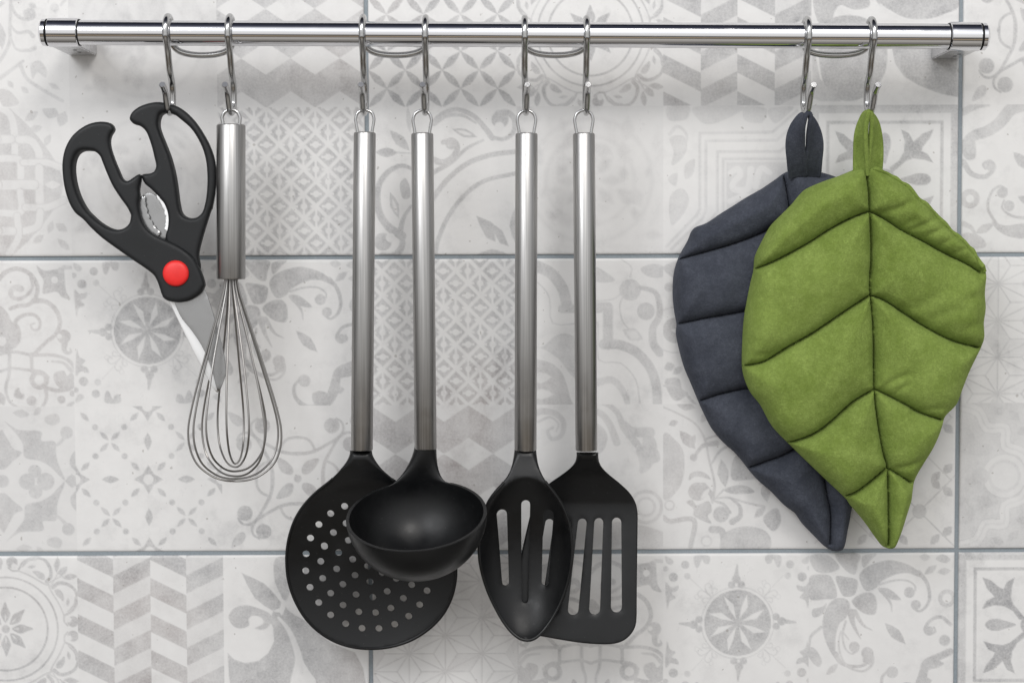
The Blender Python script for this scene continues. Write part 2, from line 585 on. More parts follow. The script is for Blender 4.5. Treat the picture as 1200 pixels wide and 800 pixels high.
def k_arabesque(s):
    s.crop(0, 300, 4.444, -86, 303)
    s.aa = .008
    for sx in (1, -1):
        f = lambda p: [(sx * x, y) for x, y in p]
        s.stroke(f([(0, 110), (40, 72), (100, 56), (165, 84), (202, 150), (190, 210), (150, 244), (100, 250), (58, 264)]), 24, 20, .36)
        s.stroke(f([(165, 100), (176, 150), (150, 190), (110, 212), (75, 205), (62, 180), (82, 155), (115, 160)]), 10, 34, .34)
        s.stroke(f([(180, 224), (240, 226), (295, 270), (316, 340), (290, 400), (240, 440), (190, 490), (160, 512)]), 26, 18, .38)
        s.poly(f([(-4, 262), (40, 280), (66, 330), (100, 350), (112, 410), (84, 466), (30, 486), (-4, 480)]), .36)
        s.disc(*f([(8, 432)])[0], 26, .04)
        s.stroke(f([(95, 430), (78, 345), (118, 302), (178, 295), (212, 330), (204, 370), (176, 374), (164, 350), (184, 340)]), 24, 8, .36)
        s.stroke(f([(-4, 500), (80, 490), (170, 506), (270, 506), (350, 530), (390, 580), (394, 640), (360, 682), (300, 692), (240, 680)]), 16, 22, .35)
        s.stroke(f([(-4, 592), (60, 575), (130, 582), (210, 592), (250, 622)]), 15, 15, .33)
        s.stroke(f([(50, 490), (46, 600), (26, 680), (46, 750), (92, 782)]), 18, 14, .33)
        s.stroke(f([(165, 500), (165, 592)]), 18, 18, .34)
        x, y = f([(202, 636)])[0]; s.ring(x, y, 38, 26, .36)
        s.stroke(f([(236, 680), (236, 740), (205, 792)]), 20, 16, .35)
        s.poly(f([(284, 600), (330, 588), (348, 616), (372, 600), (388, 640), (352, 694), (304, 676), (278, 634)]), .36)
        s.stroke(f([(270, 540), (330, 548), (372, 590)]), 10, 22, .3)
        s.disc(*f([(334, 410)])[0], 36, .40); s.disc(*f([(312, 408)])[0], 13, .04)
        s.stroke(f([(338, 440), (336, 478), (350, 496), (370, 490), (366, 472)]), 34, 6, .38)
        s.poly(f([(200, 40), (240, 66), (330, 60), (345, 110), (350, 172), (372, 215), (330, 206), (300, 176), (230, 186), (235, 120), (215, 86)]), .45)
        s.disc(*f([(292, 115)])[0], 18, .04)
        s.poly(f([(76, 690), (95, 676), (104, 704), (124, 712), (112, 738), (70, 724)]), .42)
        s.disc(*f([(160, 745)])[0], 26, .34); s.disc(*f([(316, 740)])[0], 21, .42); s.disc(*f([(374, 708)])[0], 15, .34)
        s.leaf(*f([(335, 788), (388, 748)]), 24, .35); s.leaf(*f([(0, 700), (14, 770)]), 40, .33)
        s.disc(*f([(325, 66)])[0], 17, .34)
        s.stroke(f([(340, 50), (400, 55), (420, 75)]), 22, 10, .26)

def k_floral(s):
    s.crop(945, 645, 5.161, 949, 649)
    for p in ([(24, 40), (120, 28), (170, 60), (205, 112), (140, 140), (60, 130)], [(22, 170), (90, 150), (158, 170), (190, 288), (110, 304), (24, 300)],
              [(180, 26), (325, 28), (316, 90), (300, 150), (240, 124)], [(345, 40), (430, 26), (400, 60), (350, 110)]):
        s.poly(p, .44)
    s.poly([(335, 205), (328, 150), (380, 100), (480, 68), (560, 72), (650, 106), (724, 168), (690, 168), (620, 145), (540, 155), (460, 197), (425, 237), (370, 254)], .50)
    s.stroke([(690, 140), (738, 205), (756, 290), (735, 350), (694, 380), (660, 362)], 26, 12, .46); s.disc(672, 340, 30, .44)
    s.stroke([(450, 214), (540, 190), (620, 192), (664, 222), (668, 252)], 13, 9, .42); s.disc(632, 264, 33, .44)
    s.poly([(182, 166), (240, 166), (312, 186), (312, 240), (290, 282), (232, 286), (204, 240)], .50)
    s.poly([(282, 312), (340, 270), (402, 266), (432, 312), (426, 392), (370, 396), (312, 360)], .50)
    s.poly([(440, 240), (505, 240), (578, 300), (560, 312), (486, 292)], .46); s.stroke([(478, 270), (518, 330), (526, 384)], 22, 5, .44)
    s.poly([(180, 302), (240, 300), (270, 340), (250, 412), (202, 462), (182, 560), (186, 640), (200, 690), (150, 622), (110, 520), (105, 430), (130, 350)], .48)
    s.stroke([(186, 640), (212, 690), (270, 716), (340, 716), (396, 682), (410, 640)], 30, 10, .44); s.disc(378, 636, 37, .44)
    s.stroke([(245, 440), (226, 520), (240, 600), (280, 640), (318, 622)], 13, 10, .40); s.disc(298, 598, 33, .46)
    s.stroke([(300, 380), (350, 462), (408, 496)], 30, 5, .42); s.stroke([(276, 385), (292, 460), (336, 548)], 46, 6, .42)
    s.leaf((484, 452), (610, 580), 64, .52)
    s.stroke([(884, 462), (826, 416), (762, 436), (728, 490), (750, 522), (790, 506), (784, 480)], 24, 12, .44); s.disc(757, 496, 24, .40)
    s.ring(862, 300, 42, 26, .34); s.disc(850, 560, 34, .40)
    s.stroke([(884, 630), (800, 668), (738, 700), (716, 770), (690, 850)], 44, 50, .44); s.leaf((750, 715), (850, 700), 46, .42)
    s.poly([(42, 366), (100, 350), (128, 330), (100, 396), (48, 414)], .46)
    s.stroke([(20, 600), (34, 530), (96, 476)], 16, 20, .40); s.poly([(18, 600), (60, 610), (100, 680), (84, 720), (50, 700), (18, 650)], .42)
    s.leaf((126, 770), (200, 700), 44, .36)
    s.poly([(790, 60), (830, 30), (880, 60), (850, 84)], .36); s.leaf((720, 155), (800, 95), 44, .38); s.leaf((690, 45), (760, 50), 50, .28); s.leaf((800, 140), (886, 130), 46, .32)
    s.crop(260, 300, 4.444, 258, 303)
    s.disc(430, 645, 32, .40); s.stroke([(404, 640), (376, 680), (388, 740), (450, 784), (540, 772), (590, 706), (604, 624), (664, 600)], 12, 46, .44)
    s.leaf((590, 700), (640, 690), 40, .4); s.stroke([(200, 470), (160, 430), (150, 520), (190, 610), (270, 640), (320, 610), (326, 560), (290, 545)], 8, 16, .36); s.disc(300, 578, 26, .38)
    s.poly([(470, 720), (510, 700), (560, 720), (555, 770), (490, 780)], .44)

def k_starlines(s):
    s.map(0, 0, 1)
    px = 1 / 4
    line = lambda a, b, v: s.stroke([a, b], .0085, None, v, 1)
    node = lambda i, j: (i * px, (j + (.5 if i % 2 else 0)) * px + .06)
    for i in range(-1, 6):
        for j in range(-2, 6):
            a = node(i, j); b = node(i, j + 1)
            r = node(i + 1, j if i % 2 == 0 else j + 1)
            d = node(i + 1, j + 1 if i % 2 == 0 else j + 2)
            c1 = ((a[0] + b[0] + r[0]) / 3, (a[1] + b[1] + r[1]) / 3)
            c2 = ((b[0] + r[0] + d[0]) / 3, (b[1] + r[1] + d[1]) / 3)
            if rng.random() < .22: s.poly([a, c1, b, (a[0] - (c1[0] - a[0]), c1[1])], .16, False)
            if rng.random() < .2: s.poly([b, c1, r, c2], .14, False)
            for q in ((a, b), (a, r), (b, r), (c1, a), (c1, b), (c1, r), (c2, b), (c2, r), (c2, d)):
                line(*q, .33)

def k_medallion(s):
    s.crop(0, 645, 5.161, -86, 649); c = (4, 468)
    s.ring(*c, 256, 12, .50); s.ring(*c, 318, 11, .50); s.disc(*c, 25, .46)
    for k in range(8):
        f = lambda p, fl=False: s.rot([(x - 14, y - 19) for x, y in p], c, 45 * k, fl)
        s.poly(f([(62, 480), (110, 458), (150, 470), (186, 486), (150, 500), (108, 516), (62, 492)]), .52)
        s.leaf(*f([(66, 486), (108, 486)]), 10, .08)
    for k in range(4):
        for fl in (1, -1):
            def f(p):
                q = [(x - 14 - c[0], (y - 19 - c[1]) * fl) for x, y in p]
                a = R(90 * k)
                return [(c[0] + x * math.cos(a) - y * math.sin(a), c[1] + x * math.sin(a) + y * math.cos(a)) for x, y in q]
            s.disc(*f([(428, 442)])[0], 34, .46); s.disc(*f([(404, 430)])[0], 17, .05)
            s.stroke(f([(376, 404), (376, 440), (396, 466)]), 12, 10, .42)
            s.stroke(f([(384, 402), (425, 376), (455, 320), (446, 252), (400, 214), (345, 206), (310, 232)]), 12, 24, .44)
            s.stroke(f([(400, 380), (440, 340), (450, 300)]), 8, 20, .40)
            s.poly(f([(320, 248), (348, 244), (366, 262), (376, 290), (372, 318), (352, 300), (330, 280)]), .42); s.leaf(*f([(396, 350), (404, 296)]), 22, .38)
            s.stroke(f([(376, 404), (344, 330), (300, 256), (284, 214)]), 8, 10, .38)
            s.leaf(*f([(334, 140), (334, 56)]), 32, .44); s.leaf(*f([(342, 152), (398, 104)]), 34, .46); s.leaf(*f([(384, 160), (462, 164)]), 28, .46)
            s.stroke(f([(270, 216), (310, 190), (372, 158)]), 8, 6, .36)

def k_chevron(s):
    col = np.floor(s.U * 4); t = s.U * 4 - col
    ev = (col % 2) == 0
    ph = np.where(ev, 4 * s.V - .5 * t - .605, 4 * s.V + .5 * t - 1.551)
    fr = ph - np.floor(ph)
    d = np.minimum(np.abs(fr), np.minimum(np.abs(fr - .5), np.abs(1 - fr))) / 4 * .9
    sd = np.where(fr < .5, -d, d)
    m = np.clip(.5 - sd / .0075, 0, 1)
    s.ink[:] = np.where(ev, .02, .15) * (1 - m) + .50 * m

def k_ornament(s):
    s.crop(250, 645, 5.163, 259, 649)
    s.poly([(372, 40), (470, 30), (520, 60), (480, 180), (430, 300), (384, 232), (360, 150)], .42)
    s.poly([(163, 128), (222, 155), (300, 194), (346, 240), (402, 310), (392, 345), (352, 362), (300, 332), (240, 282), (195, 200)], .50, False)
    s.poly([(80, 400), (110, 350), (180, 326), (260, 345), (332, 380), (342, 430), (300, 476), (240, 470), (290, 440), (280, 405), (232, 390), (202, 412), (204, 450), (160, 470), (110, 456)], .48)
    s.poly([(72, 620), (110, 660), (180, 685), (260, 670), (322, 620), (357, 550), (352, 470), (330, 420), (352, 366), (392, 372), (450, 470), (482, 560), (486, 660), (455, 790), (430, 920), (100, 920), (78, 760)], .50, False)
    s.poly([(400, 402), (430, 340), (450, 350), (520, 400), (600, 470), (700, 560), (850, 620), (900, 720), (930, 920), (690, 920), (560, 740), (510, 620), (470, 500)], .50, False)
    s.stroke([(385, 405), (445, 480), (490, 590), (520, 700), (580, 800)], 16, 60, .04)
    s.stroke([(445, 348), (500, 390), (580, 430)], 16, 10, .05)
    s.poly([(560, 60), (700, 40), (860, 60), (900, 200), (860, 380), (760, 470), (640, 420), (560, 300), (540, 160)], .46)

def k_ornament_low(s):
    s.crop(900, 0, 4.0, 950, -46)
    s.poly([(450, -180), (900, -180), (892, 30), (820, 80), (740, 104), (640, 100), (560, 60), (500, 20)], .48)
    s.poly([(205, 20), (260, -60), (360, -80), (440, -40), (470, 40), (400, 60), (330, 40), (300, 100), (330, 160), (250, 150)], .46)
    s.poly([(200, 120), (215, 250), (240, 380), (340, 484), (250, 484), (205, 470)], .40, False)
    s.poly([(236, 150), (330, 90), (450, 100), (540, 180), (548, 330), (500, 420), (430, 472), (350, 482), (290, 440), (245, 360)], .50)
    s.poly([(566, 200), (640, 140), (780, 150), (892, 220), (892, 468), (800, 450), (700, 412), (632, 370), (590, 310)], .50, False)
    s.stroke([(520, 40), (580, 90), (650, 112), (760, 116), (850, 90)], 14, 12, .04)

def k_circles(s):
    s.map(0, 0, 1); g = 1 / 8
    for i in range(-1, 9):
        for j in range(-1, 9):
            if (i + j) % 2 == 0:
                a = (i * g, j * g)
                s.leaf(a, (a[0] + g, a[1] + g), .052, .55); s.leaf(a, (a[0] - g, a[1] + g), .052, .55)

def k_blocks(s, off=0.0):
    s.map(0, 0, 1); hw, p, hh = 1 / 6, 1 / 3, 1 / 9
    s.ink[:] = .40
    for r in range(-1, 5):
        cy = r * p
        for i in range(-1, 5):
            cx = i * p + (0 if r % 2 else hw) + off
            s.poly([(cx - hw, cy), (cx, cy + hh), (cx, cy + p), (cx - hw, cy + p - hh)], .46, False)
    for r in range(-1, 5):
        cy = r * p
        for i in range(-1, 5):
            cx = i * p + (0 if r % 2 else hw) + off
            s.poly([(cx - hw, cy), (cx, cy - hh), (cx + hw, cy), (cx, cy + hh)], .05, False)

def k_lattice(s):
    a, b = s.U * 12, s.V * 12
    p, q = (a + b) / 2, (a - b) / 2
    dp, dq = np.abs(p - np.round(p)), np.abs(q - np.round(q))
    line = np.minimum(dp, dq)
    cx = np.hypot(p - np.floor(p) - .5, q - np.floor(q) - .5)
    ah, bh = np.abs(a - np.round(a)), np.abs(b - np.round(b))
    par = (np.round(a) + np.round(b)) % 2 == 0
    m = np.clip((line - .075) / .06, 0, 1) * np.clip((cx - .16) / .06, 0, 1)
    m *= np.where((np.round(a) % 2 == 0) == (np.floor(p) % 2 == 0), np.clip((ah - .05) / .08, 0, 1), np.clip((bh - .05) / .08, 0, 1))
    s.ink[:] = .06 + .40 * m

def k_knot(s):
    s.crop(0, 120, 4.444, -86, 126); s.aa = .008
    s.poly([(-340, 415), (-240, 200), (-60, 20), (60, 20), (240, 200), (345, 415), (240, 620), (60, 790), (-60, 790), (-240, 620)], .30)
    for sx in (1, -1):
        f = lambda p: [(sx * x, y) for x, y in p]
        for p, wd in (([(20, 15), (76, 60), (95, 150), (95, 262)], 36), ([(-2, 184), (74, 184)], 42), ([(118, 185), (180, 192), (216, 240), (222, 278)], 38),
                      ([(8, 284), (104, 284), (124, 312), (124, 384)], 34), ([(140, 304), (250, 304), (330, 330)], 32), ([(220, 334), (220, 512)], 42),
                      ([(-2, 420), (192, 420)], 48), ([(120, 456), (120, 560), (18, 564)], 34), ([(146, 536), (260, 536), (344, 500)], 34),
                      ([(222, 560), (210, 630), (150, 656), (120, 660)], 36), ([(102, 580), (106, 690), (56, 776)], 34), ([(-2, 660), (76, 660)], 42)):
            s.stroke(f(p), wd + 9, wd + 9, .30); s.stroke(f(p), wd, wd, .03)
        s.leaf(*f([(248, 420), (330, 420)]), 44, .04)
        for a, b, wd in (((150, 90), (220, 40), 44), ((170, 140), (240, 120), 40), ((250, 220), (282, 160), 36), ((300, 620), (362, 662), 46), ((262, 672), (288, 606), 36), ((180, 722), (240, 680), 40), ((310, 700), (372, 760), 40), ((240, 30), (330, 60), 70), ((330, 120), (360, 40), 60)):
            s.leaf(*f([a, b]), wd, .30)

def k_worn(s):
    s.map(0, 0, 1); s.aa = .03
    s.ring(.5, .5, .42, .025, .12); s.ring(.5, .5, .30, .02, .12)
    for _ in range(26):
        x, y, a, l = rng.random(), rng.random(), rng.random() * 6.3, .06 + rng.random() * .12
        s.leaf((x, y), (x + l * math.cos(a), y + l * math.sin(a)), l * .6, .10 + .14 * rng.random())
    for k in range(8):
        a = k * math.pi / 4
        s.leaf((.5 + .07 * math.cos(a), .5 + .07 * math.sin(a)), (.5 + .22 * math.cos(a), .5 + .22 * math.sin(a)), .07, .16)
    s.aa = .0075

def k_scrollquarter(s):
    s.crop(430, 120, 4.444, 433, 126)
    s.stroke([(330, 520), (350, 490), (420, 400), (520, 320), (640, 275), (775, 258)], 28, 26, .44)
    s.stroke([(352, 792), (374, 700), (430, 580), (520, 470), (620, 405), (775, 370)], 24, 22, .44)
    s.poly([(568, 588), (640, 618), (704, 668), (738, 748), (692, 732), (664, 682), (668, 724), (620, 702), (588, 640)], .48, False)
    s.poly([(575, 794), (640, 764), (690, 772), (726, 794)], .44); s.leaf((776, 540), (776, 740), 70, .46)
    s.stroke([(330, 130), (356, 92), (410, 52), (480, 40), (560, 75), (620, 140), (654, 186)], 16, 30, .46)
    s.stroke([(350, 110), (420, 70), (500, 70), (570, 110)], 30, 10, .42)
    s.stroke([(640, 180), (712, 192), (764, 155), (768, 90), (732, 56), (684, 62)], 18, 36, .48); s.disc(694, 92, 44, .48); s.disc(690, 130, 26, .04)
    s.leaf((446, 140), (576, 182), 44, .42); s.leaf((470, 148), (550, 172), 20, .06)
    s.stroke([(345, 296), (392, 312), (442, 290), (472, 240), (452, 200), (400, 208)], 34, 26, .44); s.disc(440, 215, 30, .44)
    s.stroke([(340, 366), (440, 312), (520, 240), (606, 198)], 26, 12, .44)
    s.stroke([(182, 692), (110, 642), (62, 560), (60, 440), (110, 362), (180, 328), (240, 345)], 46, 18, .48)
    s.stroke([(170, 682), (190, 600), (232, 536)], 30, 14, .46); s.disc(82, 722, 46, .48); s.stroke([(182, 690), (182, 744), (140, 796), (80, 800)], 26, 44, .48); s.disc(122, 700, 24, .04)
    s.leaf((122, 466), (166, 600), 46, .44); s.leaf((134, 500), (158, 576), 18, .08)
    s.poly([(174, 420), (200, 392), (222, 430), (226, 490), (190, 498), (176, 460)], .46)
    s.leaf((124, 146), (224, 250), 56, .44); s.leaf((46, 258), (164, 260), 52, .46); s.stroke([(160, 260), (232, 264)], 8, 6, .4); s.leaf((216, 26), (228, 160), 30, .34)

def k_meander(s):
    s.crop(775, 120, 4.444, 777, 126)
    for p in ([(24, 752), (180, 590), (196, 560), (196, 166), (572, 162), (700, 52)], [(50, 764), (212, 606), (228, 570), (228, 206), (596, 204), (720, 90)],
              [(80, 790), (262, 606), (288, 570), (288, 262), (612, 262), (730, 160)], [(318, 790), (318, 300), (640, 300)]):
        s.stroke(p, 15, 15, .22, 1)
    s.poly([(334, 316), (660, 316), (700, 420), (560, 560), (334, 640)], .22, False)
    s.stroke([(356, 372), (392, 350), (406, 384), (372, 420), (374, 456), (446, 452), (462, 352)], 30, 34, .02)
    s.stroke([(486, 440), (512, 350), (560, 372)], 36, 26, .02); s.stroke([(352, 520), (420, 490), (470, 500)], 30, 24, .02)
    for p in ([(30, 30), (140, 28), (130, 90), (70, 104), (30, 90)], [(170, 30), (420, 28), (360, 80), (250, 120), (190, 96)], [(430, 30), (540, 40), (520, 110), (430, 100)],
              [(560, 40), (680, 30), (640, 80), (590, 116), (556, 84)], [(40, 190), (110, 180), (130, 240), (100, 300), (50, 330), (60, 260)],
              [(120, 330), (170, 300), (160, 380), (120, 400)], [(40, 500), (100, 450), (140, 500), (120, 570), (50, 640)], [(30, 400), (80, 370), (70, 440)]):
        s.poly(p, .24)
    s.stroke([(40, 170), (80, 130), (126, 170), (120, 230), (90, 250)], 18, 10, .20)

def k_palmette(s):
    s.crop(1110, 640, 5.0, 1126, 649); c = (80 + 430, 45 + 430)
    U, V = s.U, s.V
    d = np.minimum(np.minimum(U, 1 - U), np.minimum(V, 1 - V))
    s.ink[:] = np.clip(.5 - (d - .052) / .008, 0, 1) * .34
    s.ink[:] = np.maximum(s.ink, np.clip(.5 - (np.abs(d - .113) - .011) / .008, 0, 1) * .42)
    P0 = [(220, 193), (268, 210), (322, 254), (346, 262), (362, 224), (412, 193), (396, 245), (388, 310), (402, 350), (440, 395), (476, 440), (440, 446), (400, 392), (350, 364), (290, 358), (220, 380), (242, 334), (292, 308), (245, 256)]
    for k in range(4):
        s.poly(s.rot(P0, c, 90 * k), .60, False)
        s.poly(s.rot([(238, 475), (262, 446), (312, 440), (352, 450), (420, 475), (352, 500), (312, 510), (262, 504)], c, 90 * k), .58)
    s.disc(*c, 62, .58)
    for k in range(4):
        (x, y), = s.rot([(430, 475)], c, 90 * k)

def k_scrollcross(s):
    s.crop(260, 470, 4.444, 258, 475); c = (390, 404)
    off = (393 - c[0], 418 - c[1])
    s.disc(*c, 20, .46)
    for k in range(4):
        for fl in (False, True):
            f = lambda p: s.rot([(x - off[0], y - off[1]) for x, y in p], c, 90 * k, fl)
            s.stroke(f([(393, 286), (440, 284), (490, 270), (560, 232), (610, 200), (634, 162), (628, 124), (598, 102)]), 20, 11, .42)
            s.disc(*f([(574, 140)])[0], 40, .46)
            s.stroke(f([(393, 200), (440, 208), (468, 232), (484, 264)]), 14, 14, .40)
            if fl is False:
                s.poly(f([(504, 312), (440, 326), (416, 362), (420, 392), (450, 392), (486, 358)]), .46)
                s.poly(f([(745, 56), (690, 78), (668, 112), (684, 138), (720, 120)]), .36)

def k_diamonds(s):
    s.map(0, 0, 1); s.aa = .008
    g = .5
    for i in range(3):
        for j in range(3):
            x, y = i * g, j * g
            if (i + j) % 2 == 0 and (i, j) == (1, 1) or (i + j) % 2 == 1:
                pts = []
                for k in range(8):
                    a = k * math.pi / 4; r = .10 if k % 2 == 0 else .052
                    pts.append((x + r * math.cos(a), y + r * math.sin(a)))
                s.poly(pts, .46, False); s.disc(x, y, .035, .03)
    for x, y in ((.24, .5), (.76, .5)): s.leaf((x - .06, y), (x + .06, y), .052, .48)
    for x, y in ((.5, .24), (.5, .76)): s.leaf((x, y - .06), (x, y + .06), .052, .48)
    for x in (.24, .76):
        for y in (.24, .76):
            for sx in (1, -1):
                for sy in (1, -1):
                    q = lambda t: (x + sx * t, y + sy * t)
                    s.leaf(q(.008), q(.07), .034, .42); s.disc(*q(.10), .021, .42); s.leaf(q(.14), q(.20), .038, .42)

def k_flower(s):
    s.crop(0, 470, 4.444, -86, 475); s.aa = .008
    for sx in (1, -1):
        for sy in (1, -1):
            f = lambda p: [(sx * x, 412 + sy * (y - 420)) for x, y in p]
            s.poly(f([(16, 104), (90, 150), (205, 158), (208, 208), (276, 212), (282, 270), (292, 322), (326, 412), (300, 394), (250, 344), (190, 312), (118, 294), (108, 220), (58, 150)]), .34)
            s.poly(f([(-4, 156), (30, 198), (60, 248), (104, 270), (60, 312), (-4, 352)]), .33)
            s.disc(*f([(340, 165)])[0], 33, .34); s.poly(f([(232, 80), (290, 66), (306, 106), (270, 126), (230, 112)]), .26)
            s.poly(f([(392, 262), (360, 290), (354, 330), (376, 362), (394, 366)]), .34); s.leaf(*f([(330, 420), (398, 420)]), 70, .32)
            s.stroke(f([(330, 190), (290, 230), (250, 236)]), 20, 10, .26)
            s.leaf(*f([(60, 60), (150, 70)]), 46, .26); s.leaf(*f([(170, 76), (210, 30)]), 34, .26)
        for x, y, r in ((170, 360, 34), (226, 414, 46), (172, 468, 36), (128, 414, 42)): s.disc(sx * x, y, r, .31)
    s.disc(0, 412, 34, .3)

def k_ogee(s):
    s.crop(1020, 470, 4.444, 1125, 475)
    s.ink[:] = .20
    for sy in (1, -1):
        f = lambda p: [(x, 404 + sy * (y - 385)) for x, y in p]
        for p in ([(450, 10), (560, 46), (606, 130), (700, 136), (706, 226), (792, 262), (834, 340), (838, 385)],):
            s.stroke(f(p), 62, 62, .30, 3); s.stroke(f(p), 50, 50, .05, 3); s.stroke(f(p), 8, 8, .2, 3)
            s.stroke(f([(1790 - x, y) for x, y in p]), 50, 50, .05, 3)
        s.poly(f([(440, 150), (520, 140), (560, 200), (640, 230), (600, 280), (500, 270), (440, 300)]), .28)
        for a, b in (((720, 40), (780, 100)), ((640, 60), (700, 30)), ((760, 160), (830, 140))): s.leaf(*f([a, b]), 46, .32)
    s.ring(700, 404, 100, 26, .06); s.disc(700, 404, 70, .08); s.ring(700, 404, 116, 5, .28); s.disc(575, 404, 44, .28)
    s.disc(895, 404, 60, .24)

def k_quatrefoil(s):
    s.crop(605, 300, 4.444, 605, 303); s.aa = .008
    s.stroke([(-4, 10), (110, 56), (180, 92), (238, 170), (262, 262)], 60, 56, .36)
    s.stroke([(236, 276), (430, 276)], 44, 44, .36, 1); s.stroke([(262, 420), (330, 420)], 1, 1, .36)
    s.stroke([(420, 268), (474, 268), (474, 464)], 52, 52, .37, 1)
    s.stroke([(452, 462), (532, 464), (620, 502), (692, 582), (726, 680), (732, 792)], 52, 48, .37)
    s.stroke([(-4, 90), (110, 140), (170, 220), (186, 350), (330, 350), (420, 350), (424, 540), (540, 560), (620, 650), (640, 770)], 7, 7, .30, 3)
    s.poly([(-4, 450), (120, 476), (200, 416), (270, 408), (330, 470), (330, 640), (280, 620), (210, 530), (100, 470)], .30)
    s.poly([(-4, 520), (110, 540), (184, 562), (240, 620), (276, 740), (272, 792), (-4, 792)], .36)
    s.leaf((60, 640), (180, 630), 60, .05); s.leaf((60, 720), (190, 722), 56, .05)
    s.disc(590, 178, 56, .30); s.leaf((540, 190), (650, 170), 80, .30)
    s.stroke([(545, 20), (596, 60), (590, 112)], 6, 6, .3); s.stroke([(400, 236), (500, 226), (552, 190)], 6, 6, .3); s.stroke([(560, 200), (536, 260), (550, 340), (590, 390)], 7, 7, .32)
    s.leaf((550, 386), (656, 436), 70, .28); s.leaf((570, 396), (640, 428), 44, .12)
    s.stroke([(636, 166), (716, 188), (742, 250), (740, 320), (708, 380), (712, 460), (744, 506)], 22, 46, .37); s.disc(672, 290, 46, .33)
    s.poly([(644, 70), (700, 44), (770, 60), (760, 110), (690, 112)], .30); s.poly([(410, 60), (470, 90), (510, 130), (440, 140), (400, 120)], .30)
    s.stroke([(420, 660), (500, 650), (560, 720), (580, 792)], 40, 30, .26)

def k_quatrefoil_b(s):
    s.crop(700, 300, 4.444, 777, 303); s.aa = .008
    s.ring(400, 388, 118, 6, .30); s.disc(402, 390, 66, .44); s.leaf((380, 386), (430, 400), 22, .1)
    s.disc(370, 165, 24, .34); s.poly([(340, 60), (440, 30), (480, 90), (400, 120)], .32); s.leaf((345, 590), (400, 570), 50, .36); s.leaf((390, 620), (440, 580), 40, .34)
    s.poly([(350, 650), (420, 640), (440, 700), (470, 720), (410, 760), (370, 720)], .38); s.stroke([(345, 680), (420, 690), (520, 790)], 10, 16, .34)
    for _ in range(14):
        x, y, a = 480 + 560 * rng.random(), 40 + 720 * rng.random(), rng.random() * 6.3
        s.leaf((x, y), (x + 90 * math.cos(a), y + 90 * math.sin(a)), 52, .34)

def k_swirl(s):
    s.crop(605, 470, 4.444, 605, 475); s.aa = .008
    s.stroke([(60, 300), (40, 180), (90, 70), (180, 60), (240, 110), (230, 180), (180, 200), (160, 160), (186, 140)], 44, 14, .28)
    s.stroke([(110, 110), (170, 86), (214, 120), (204, 160)], 14, 8, .32)
    s.stroke([(330, 20), (440, 10), (520, 60), (560, 150), (640, 250), (660, 330)], 20, 44, .28); s.stroke([(330, 70), (420, 60), (480, 120), (520, 220)], 30, 40, .30)
    s.poly([(330, 100), (420, 120), (470, 180), (450, 260), (380, 300), (330, 260)], .30)
    s.stroke([(560, 120), (600, 160), (690, 170)], 30, 60, .26); s.poly([(620, 260), (690, 240), (740, 270), (740, 320), (660, 330)], .30)
    s.ring(672, 560, 82, 18, .26); s.ring(672, 560, 46, 14, .24); s.poly([(500, 640), (760, 690), (762, 770), (500, 780)], .26)
    s.stroke([(20, 480), (120, 420), (220, 460), (300, 560)], 26, 40, .26)
    s.crop(740, 470, 4.444, 605, 475)
    s.poly([(60, 190), (110, 190), (130, 250), (100, 350), (40, 380), (50, 280)], .3)

